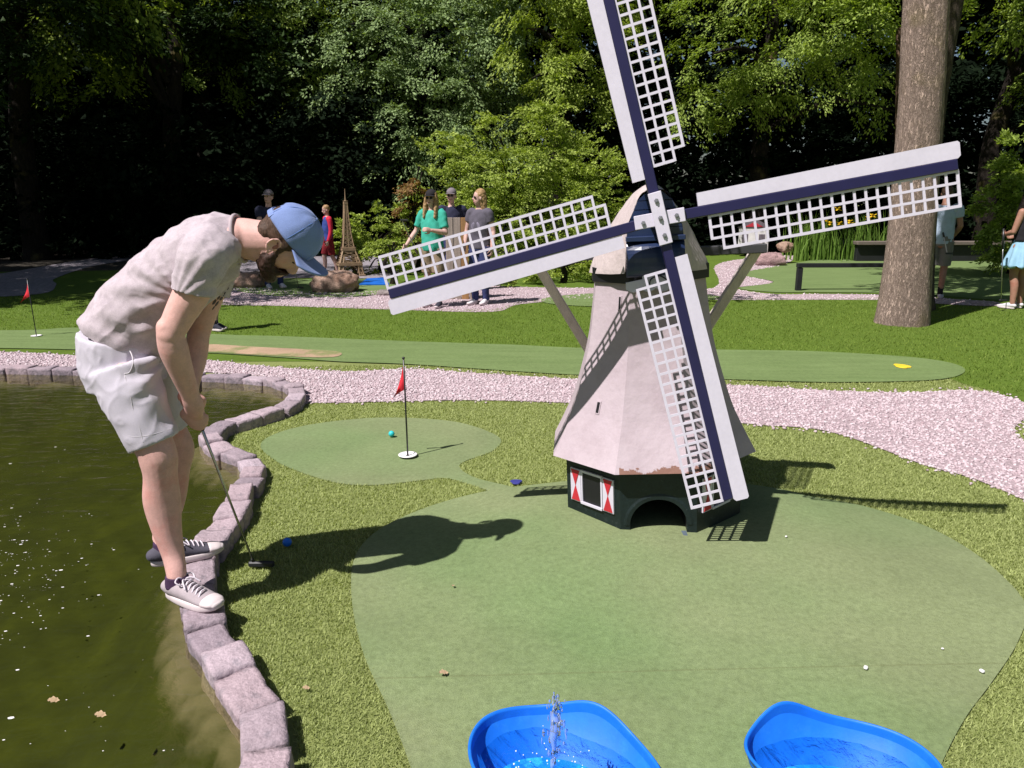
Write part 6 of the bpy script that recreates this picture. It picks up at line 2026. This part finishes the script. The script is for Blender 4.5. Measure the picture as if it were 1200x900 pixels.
# ================================================================= the other visitors
def person(label, foot, face, H, top, bottom, kind='jeans', hair=None, hairkind='short', capm=None, arms=None, shoes=None, skin=None, stride=(0.09, 0.0, -0.09, 0.0), female=False,
           lean=0.0, socks=None, belly=0.0, sleeve=0.5, group=None, headturn=0.0, headpitch=0.0, glasses=False, kidtop=None, printm=None):
    """standing visitor; local frame: faces -y, z up.  stride = x,y of left/right foot"""
    k = H / 1.75
    skin = skin or M_SKIN2
    loc = np.array([foot[0], foot[1], float(gz(foot[0], foot[1])) + 0.012])
    shw = 0.155 if female else 0.185
    hw = 0.095
    lx, ly, rx, ry = stride

    def p(x, y, z):
        yy = y - lean * max(0, z - 0.92)
        return np.array([x, yy, z]) * k
    hipz = 0.90
    B_ = []
    legs = []
    for sx, fx, fy in ((1, lx, ly), (-1, rx, ry)):
        knee = p((sx * hw + fx) / 2, fy * 0.5 - 0.03, 0.49)
        ank = p(fx, fy + 0.01, 0.07)
        legs.append((sx, p(sx * hw, 0, hipz), knee, ank, fx, fy))
        calf = (knee * 0.62 + ank * 0.38) + np.array([0, 0.02 * k, 0])
        B_.append(loft_np([p(sx * hw, 0, hipz), (p(sx * hw, 0, hipz) + knee) / 2, knee, calf, ank], [(0.085 * k, 0.09 * k), (0.072 * k, 0.076 * k), (0.054 * k, 0.056 * k), (0.050 * k, 0.055 * k), (0.033 * k, 0.037 * k)], (1, 0, 0), 14))
        B_.append(loft_np([ank, p(fx, fy - 0.07, 0.03)], [0.034 * k, 0.026 * k], (1, 0, 0), 10))
    B_.append(loft_np([p(0, 0, 0.88), p(0, -belly * .5, 1.05), p(0, 0, 1.25), p(0, 0, 1.40), p(0, 0.01, 1.46)], [(0.15 * k, 0.10 * k), (0.125 * k, 0.095 * k), (0.14 * k, 0.10 * k), (0.13 * k, 0.08 * k), (0.06 * k, 0.055 * k)], (1, 0, 0), 16))
    B_.append(loft_np([p(0, 0.01, 1.42), p(0, -0.005, 1.55)], [(0.055 * k, 0.055 * k), (0.05 * k, 0.052 * k)], (1, 0, 0), 12))
    MR = np.array(Matrix.Rotation(headturn, 3, 'Z') @ Matrix.Rotation(headpitch, 3, 'X'))
    hc = p(0, -0.02, 1.625)

    def hd(x, y, z): return hc + MR @ (np.array([x, y, z]) * k)
    B_.append(ell_np(hd(0, 0.01, 0.03), np.array((0.074, 0.092, 0.095)) * k, MR)); B_.append(ell_np(hd(0, -0.03, -0.035), np.array((0.058, 0.058, 0.075)) * k, MR))
    B_.append(ell_np(hd(0, -0.095, -0.012), np.array((0.013, 0.018, 0.022)) * k, MR, 10, 8))
    for sx in (-1, 1): B_.append(ell_np(hd(sx * 0.076, 0.005, -0.005), np.array((0.012, 0.02, 0.03)) * k, MR, 10, 8))
    arms = arms or [((0.25, 0.03, 1.14), (0.27, -0.06, 0.90)), ((-0.25, 0.03, 1.14), (-0.27, -0.06, 0.90))]
    slv = []
    for sx, (el, wr) in zip((1, -1), arms):
        s_ = p(sx * shw, 0.005, 1.405); e_ = p(*el); w_ = p(*wr)
        B_.append(loft_np([s_, (s_ + e_) / 2, e_], [0.052 * k, 0.047 * k, 0.039 * k], (0, 1, 0), 12)); B_.append(loft_np([e_, e_ * .6 + w_ * .4, w_], [0.039 * k, 0.041 * k, 0.027 * k], (0, 1, 0), 12))
        f = unit(w_ - e_)
        pal = unit(np.array([-sx * 1.0, -0.3, 0.05])); pal = unit(pal - f * np.dot(pal, f)); sd_ = np.cross(pal, f) * sx
        if sd_[1] > 0: sd_ = -sd_
        B_ += fingers(w_ + f * 0.05 * k, f, sd_, pal, 0.95 * k, 0.75)
        slv.append((s_, e_, w_))
    body = fused('person', B_, 0.0088, skin, None, 2)
    body.location = loc; body.rotation_euler = (0, 0, face)
    tag(body, label, 'person', group)
    # top
    tb_ = [loft_np([p(0, -belly * .3, 0.86 if kind != 'skirt' else 1.0), p(0, -belly, 1.02), p(0, -belly * .3 - .01, 1.22), p(0, 0, 1.38), p(0, 0.01, 1.455)], [(0.18 * k, 0.130 * k), (0.172 * k, (0.128 + belly * .5) * k), (0.168 * k, 0.125 * k), (0.158 * k, 0.10 * k), (0.075 * k, 0.07 * k)], (1, 0, 0), 20, 4, 'flat')]
    kidsl = []
    for (s_, e_, w_) in slv:
        if sleeve <= 0: continue
        if sleeve <= 1:
            tb_.append(loft_np([p(0, 0, 1.38) * .35 + s_ * .65, s_, s_ + (e_ - s_) * sleeve], [0.075 * k, 0.074 * k, 0.066 * k], (0, 1, 0), 14, 4, 'flat'))
        else:
            (kidsl if kidtop is not None else tb_).append(loft_np([p(0, 0, 1.38) * .35 + s_ * .65, s_, e_, w_], [0.072 * k, 0.068 * k, 0.054 * k, 0.042 * k], (0, 1, 0), 14, 4, 'flat'))
    tm = fused('shirt', tb_, 0.011, top, body, 2, lambda V: np.array([0.009 * nz(v, 7, 2) + 0.005 * nz(v, 18, 5) for v in V]))
    for q_ in kidsl: fused('sleeve', [q_], 0.010, kidtop, tm, 2)
    if printm is not None:
        mb = MB(); mb.add(*ell_np(p(0.0, -0.125 - belly * .5, 1.2), np.array((0.085, 0.012, 0.075)) * k, None, 14, 8)); mb.build('chest_print', printm, tm, True)
    # bottom
    bb = []
    if kind == 'skirt':
        bb.append(loft_np([p(0, 0, 1.03), p(0, 0, 0.95), p(0, 0.01, 0.80), p(0, 0.01, 0.62)], [(0.135 * k, 0.105 * k), (0.165 * k, 0.135 * k), (0.215 * k, 0.185 * k), (0.265 * k, 0.235 * k)], (1, 0, 0), 36, 4, 'flat'))
        fused('skirt', bb, 0.011, bottom, body, 2, lambda V: np.array([0.024 * max(0, min(1, (1.0 * k - v[2]) / (0.4 * k))) * math.sin(math.atan2(v[1], v[0]) * 11 + 1) for v in V]))
    else:
        bb.append(loft_np([p(0, -belly * .2, 1.02), p(0, 0, 0.93), p(0, 0, 0.83)], [(0.150 * k, 0.118 * k), (0.172 * k, 0.132 * k), (0.165 * k, 0.120 * k)], (1, 0, 0), 20, 3, 'flat'))
        for sx, hp, kn, an, fx, fy in legs:
            if kind == 'shorts':
                end = kn * 0.93 + hp * 0.07
                bb.append(loft_np([hp, (hp + end) / 2, end], [(0.098 * k, 0.105 * k), (0.095 * k, 0.098 * k), (0.092 * k, 0.092 * k)], (1, 0, 0), 16, 4, 'flat'))
            else:
                bb.append(loft_np([hp, (hp + kn) / 2, kn, (kn + an) / 2, an + [0, 0, -0.01 * k]], [(0.096 * k, 0.104 * k), (0.086 * k, 0.09 * k), (0.070 * k, 0.072 * k), (0.062 * k, 0.066 * k), (0.055 * k, 0.058 * k)], (1, 0, 0), 16, 4, 'flat'))
        fused('shorts' if kind == 'shorts' else 'trousers', bb, 0.011, bottom, body, 2, lambda V: np.array([0.007 * nz(v, 8, 2) + 0.005 * nz(v, 20, 5) for v in V]))
    for sx, hp, kn, an, fx, fy in legs:
        h_ = p(fx, fy + 0.055, 0) * [1, 1, 0]; t_ = p(fx + sx * 0.02, fy - 0.205, 0) * [1, 1, 0]
        shoe(body, an, h_, t_, shoes or Mcanv, Mrub, 'shoe', 0.07 * k, None, 0.046 * k)
        if socks is not None:
            V, F = loft_np([an + [0, 0, -0.01], an + [0, 0, 0.11 * k]], [(0.040 * k, 0.046 * k), (0.043 * k, 0.046 * k)], (1, 0, 0), 14, 2, 'flat'); mesh_np('sock', V, F, socks, body, True)
    # hair
    if hair is not None:
        hh = [ell_np(hd(0, 0.02, 0.045), np.array((0.082, 0.092, 0.092)) * k, MR)]
        if hairkind == 'long':
            for sx in (-1, 1):
                hh.append(loft_np([hd(sx * 0.06, 0.0, 0.07), hd(sx * 0.082, 0.0, -0.03), hd(sx * 0.088, -0.03, -0.14), hd(sx * 0.09, -0.075, -0.27)], [(0.03 * k, 0.05 * k), (0.03 * k, 0.055 * k), (0.034 * k, 0.05 * k), (0.022 * k, 0.03 * k)], (1, 0, 0), 12))
            hh.append(loft_np([hd(0, 0.06, 0.07), hd(0, 0.085, -0.06), hd(0, 0.09, -0.2)], [(0.075 * k, 0.05 * k), (0.085 * k, 0.04 * k), (0.075 * k, 0.025 * k)], (1, 0, 0), 14))
        if hairkind == 'bob':
            hh.append(loft_np([hd(0, 0.03, 0.07), hd(0, 0.05, -0.05), hd(0, 0.05, -0.15)], [(0.085 * k, 0.08 * k), (0.094 * k, 0.07 * k), (0.085 * k, 0.05 * k)], (1, 0, 0), 16))
        fused('hair', hh, 0.009, hair, body, 2, lambda V: np.array([0.006 * nz(v, 40, 3) for v in V]))
    if capm is not None:
        V, F = ell_np((0, 0, 0), np.array((0.088, 0.104, 0.094)) * k, None, 24, 14)
        V[:, 2] = np.maximum(V[:, 2], 0.0)
        V = np.array([hd(0, 0.008, 0.052) + MR @ v for v in V])
        c_ = mesh_np('cap', V, F, capm, body, True)
        V = []
        for i in range(13):
            a = R(-60) + R(120) * i / 12
            for j in range(5):
                t_ = j / 4
                V.append(hd(math.sin(a) * (0.086 + 0.01 * t_), 0.008 - math.cos(a) * 0.102 - 0.07 * t_ * math.cos(a * .9), 0.056 - 0.016 * math.sin(a) ** 2 - 0.014 * t_))
        br = mesh_np('brim', V, [(i * 5 + j, (i + 1) * 5 + j, (i + 1) * 5 + j + 1, i * 5 + j + 1) for i in range(12) for j in range(4)], capm, c_, True)
        md = br.modifiers.new('s', 'SOLIDIFY'); md.thickness = 0.006
    mb = MB()
    for sx in (-1, 1): mb.add(*ell_np(hd(sx * 0.03, -0.079, 0.012), np.array((0.013, 0.010, 0.009) if not glasses else (0.026, 0.012, 0.019)) * k, MR, 10, 6))
    if glasses: mb.bar(hd(-0.06, -0.07, 0.016), hd(0.06, -0.07, 0.016), 0.006)
    mb.build('sunglasses' if glasses else 'eyes', Mgl if glasses else Mey, body, True)
    mb = MB(); mb.add(*ell_np(hd(0, -0.083, -0.056), np.array((0.022, 0.007, 0.007)) * k, MR, 10, 6)); mb.build('lips', Mlip, body, True)
    return body, loc, slv


Mgl = pmat('dark_lens', (0.015, 0.012, 0.015), 0.15); Mey = pmat('eye_dark', (0.05, 0.03, 0.025), 0.4); Mlip = pmat('lips', (0.36, 0.13, 0.12), 0.5)


def cloth(name, c, var=0.1): return pmat(name, c, 0.9, var, 10, 0.12, 200)


Cteal = cloth('turquoise_cotton', (0.045, 0.40, 0.30)); Cnavy = cloth('navy_cotton', (0.022, 0.024, 0.055)); Cgrey = cloth('grey_cotton', (0.105, 0.095, 0.125))
Cjean = cloth('blue_denim', (0.035, 0.045, 0.14)); Ckhaki = cloth('khaki_cotton', (0.26, 0.19, 0.13)); Cred = cloth('red_jersey', (0.60, 0.02, 0.055)); Cmaroon = cloth('maroon_shorts', (0.22, 0.012, 0.02))
Cwhite = cloth('white_shoe', (0.66, 0.63, 0.66)); Cblack = cloth('black_cotton', (0.016, 0.014, 0.018)); Cpale = cloth('pale_blue_cotton', (0.42, 0.52, 0.66)); Cskirt = cloth('light_blue_pleats', (0.30, 0.52, 0.68)); Cgcap = cloth('mauve_cap', (0.20, 0.17, 0.19)); Cgshort = cloth('grey_shorts', (0.20, 0.19, 0.18))
Cdarksh = cloth('dark_shoe', (0.03, 0.03, 0.045)); Cprint = cloth('faded_print', (0.22, 0.20, 0.27), 0.3); Cblue = cloth('royal_blue', (0.03, 0.06, 0.26))


def stick(label, a, b, mat=None):
    a = np.array(a); b = np.array(b)
    root = empty('putter', b); tag(root, label, 'putter', 'putters of the other visitors')
    d = unit(a - b)
    mb = MB(); mb.tube([np.zeros(3), a - b], 0.007, 8); mb.build('shaft', mat or Mst, root, True)
    mb = MB(); mb.tube([(a - b) * 0.76, (a - b) * 1.0 + d * 0.05], 0.015, 10); mb.build('grip', M_POLE, root, True)
    mb = MB(); mb.box((0.03, 0, 0.0), (0.11, 0.026, 0.028), bev=0.005); mb.build('head', M_POLE, root)


FW = lambda px, py: G(px, py)[:2]
# woman in turquoise with a putter
f = FW(509, 360)
b, loc, sl = person('woman in a turquoise T-shirt and dark cap holding a putter', f, R(-18), 1.70, Cteal, Ckhaki, 'shorts', M_BLONDE, 'long', Cblack, [((0.24, -0.06, 1.13), (0.09, -0.23, 1.17)), ((-0.27, 0.0, 1.15), (-0.36, -0.16, 0.95))],
                   Cdarksh, M_SKIN2, (0.10, -0.02, -0.09, 0.02), True, glasses=True, sleeve=0.75, belly=0.015)
q = P(487, 292, f[1] - 0.12); stick('putter raised in the hand of the woman in turquoise', q + unit(q - P(473, 262, f[1] - .5)) * 0.05, P(471, 258, f[1] - 0.55))
# man in navy behind them
person('man in a navy T-shirt and grey cap behind the plank screen', FW(531, 342), R(8), 1.74, Cnavy, Cjean, 'jeans', M_HAIRB, 'short', Cgcap, [((0.30, 0.05, 1.17), (0.17, 0.0, 0.98)), ((-0.26, 0.03, 1.14), (-0.24, -0.10, 0.92))], Cdarksh, M_SKIN2, glasses=True, headturn=R(-20), printm=Cprint)
# blonde woman in grey
person('blonde woman in a grey T-shirt and jeans looking towards her friend', FW(563, 357), R(-28), 1.71, Cgrey, Cjean, 'jeans', M_BLONDE, 'bob', None, [((0.23, 0.03, 1.13), (0.25, -0.06, 0.88)), ((-0.23, 0.0, 1.13), (-0.20, -0.12, 0.92))], Cwhite, M_SKIN2, (0.08, 0.03, -0.07, -0.04), True, glasses=True, headturn=R(-38), printm=Cprint)
# man with the cap, half hidden by the golfer
f = FW(322, 338)
b, loc, sl = person('man in jeans and a mauve cap half hidden behind the golfer head', f, R(35), 1.72, Cnavy, Cjean, 'jeans', M_HAIRB, 'short', Cgcap, [((0.22, -0.12, 1.14), (0.05, -0.27, 0.98)), ((-0.22, -0.12, 1.14), (0.0, -0.27, 0.94))], Cwhite, M_SKIN2, (0.12, 0.0, -0.11, 0.02), headturn=R(-50))
stick('putter of the man in jeans on the rock green', P(341, 296, f[1] - .15), P(350, 337, f[1] - .25))
# child in the red jersey
person('child with red long sleeves and a blue vest beside the tower model', FW(387, 323), R(-62), 1.44, Cblue, Cmaroon, 'shorts', M_BLONDE, 'short', None, [((0.21, 0.02, 1.12), (0.20, -0.06, 0.86)), ((-0.21, 0.02, 1.12), (-0.20, -0.12, 0.88))], Cdarksh, M_SKIN2, (0.07, 0.18, -0.07, -0.14), sleeve=1.5, headpitch=R(14), kidtop=Cred)
# child whose legs show between the golfer and his arm
person('child in blue shorts standing on the lawn behind the golfer', FW(253, 388), R(75), 1.20, Cnavy, Cblue, 'shorts', M_HAIRB, 'short', None, [((0.16, -0.1, 1.2), (0.1, -0.2, 1.05)), ((-0.16, -0.1, 1.2), (-0.1, -0.2, 1.05))], Cdarksh, M_SKIN2, (0.06, 0.02, -0.06, -0.02), socks=Cblack)
# man behind the tree
f = FW(1094, 350)
person('man in a pale blue shirt and grey shorts partly behind the thick trunk', f, R(150), 1.78, Cpale, Cgshort, 'shorts', M_HAIRB, 'short', None, [((0.24, 0.0, 1.14), (0.18, -0.16, 1.0)), ((-0.24, 0.0, 1.14), (-0.18, -0.16, 1.0))], Cwhite, M_SKIN3, (0.08, 0.03, -0.08, -0.03), socks=Cblack)
stick('pale putter of the man behind the thick trunk', P(1105, 272, f[1] - 0.1), P(1110, 297, f[1] - 0.3), Cwhite)
# woman in the skirt
f = FW(1188, 362)
person('woman in a black top and light blue pleated skirt seen from behind', f, R(205), 1.74, Cblack, Cskirt, 'skirt', M_DKHAIR, 'long', None, [((0.21, -0.04, 1.12), (0.10, -0.22, 1.08)), ((-0.23, -0.02, 1.12), (-0.14, -0.2, 1.06))], Cwhite, M_SKIN3, (0.10, 0.02, -0.10, 0.0), True, sleeve=0.0)
stick('putter of the woman in the light blue skirt', P(1176, 272, f[1] - .2), P(1173, 352, f[1] - 0.3))
# ------------------------------------------------------------------ light
SUN_EL, SUN_AZ = R(56.3), (-0.78, -0.626)      # horizontal direction from which the sun shines
w = bpy.data.worlds.new('World'); SC.world = w; w.use_nodes = True
nt = w.node_tree
bg = nt.nodes.get('Background')
sky = nt.nodes.new('ShaderNodeTexSky'); sky.sky_type = 'NISHITA'; sky.sun_disc = False
sky.sun_elevation = SUN_EL
sky.sun_rotation = math.atan2(SUN_AZ[0], SUN_AZ[1])
sky.altitude = 20; sky.air_density = 1.0; sky.dust_density = 1.2; sky.ozone_density = 1.0
nt.links.new(sky.outputs[0], bg.inputs[0]); bg.inputs[1].default_value = 0.040
sd = bpy.data.lights.new('sun', 'SUN'); so = bpy.data.objects.new('sun', sd); COL.objects.link(so)
sd.energy = 5.0; sd.angle = R(0.55); sd.color = (1.0, 0.94, 0.92)
dvec = Vector((SUN_AZ[0] * math.cos(SUN_EL), SUN_AZ[1] * math.cos(SUN_EL), math.sin(SUN_EL)))
so.rotation_euler = dvec.to_track_quat('Z', 'Y').to_euler()
so.location = (-8, -8, 14)
SC.view_settings.view_transform = 'Standard'
SC.view_settings.look = 'None'
SC.view_settings.exposure = 0.42
SC.view_settings.gamma = 1.0
SC.cycles.use_denoising = True
SC.cycles.max_bounces = 8
SC.cycles.transparent_max_bounces = 12
SC.cycles.caustics_reflective = False
SC.cycles.caustics_refractive = False
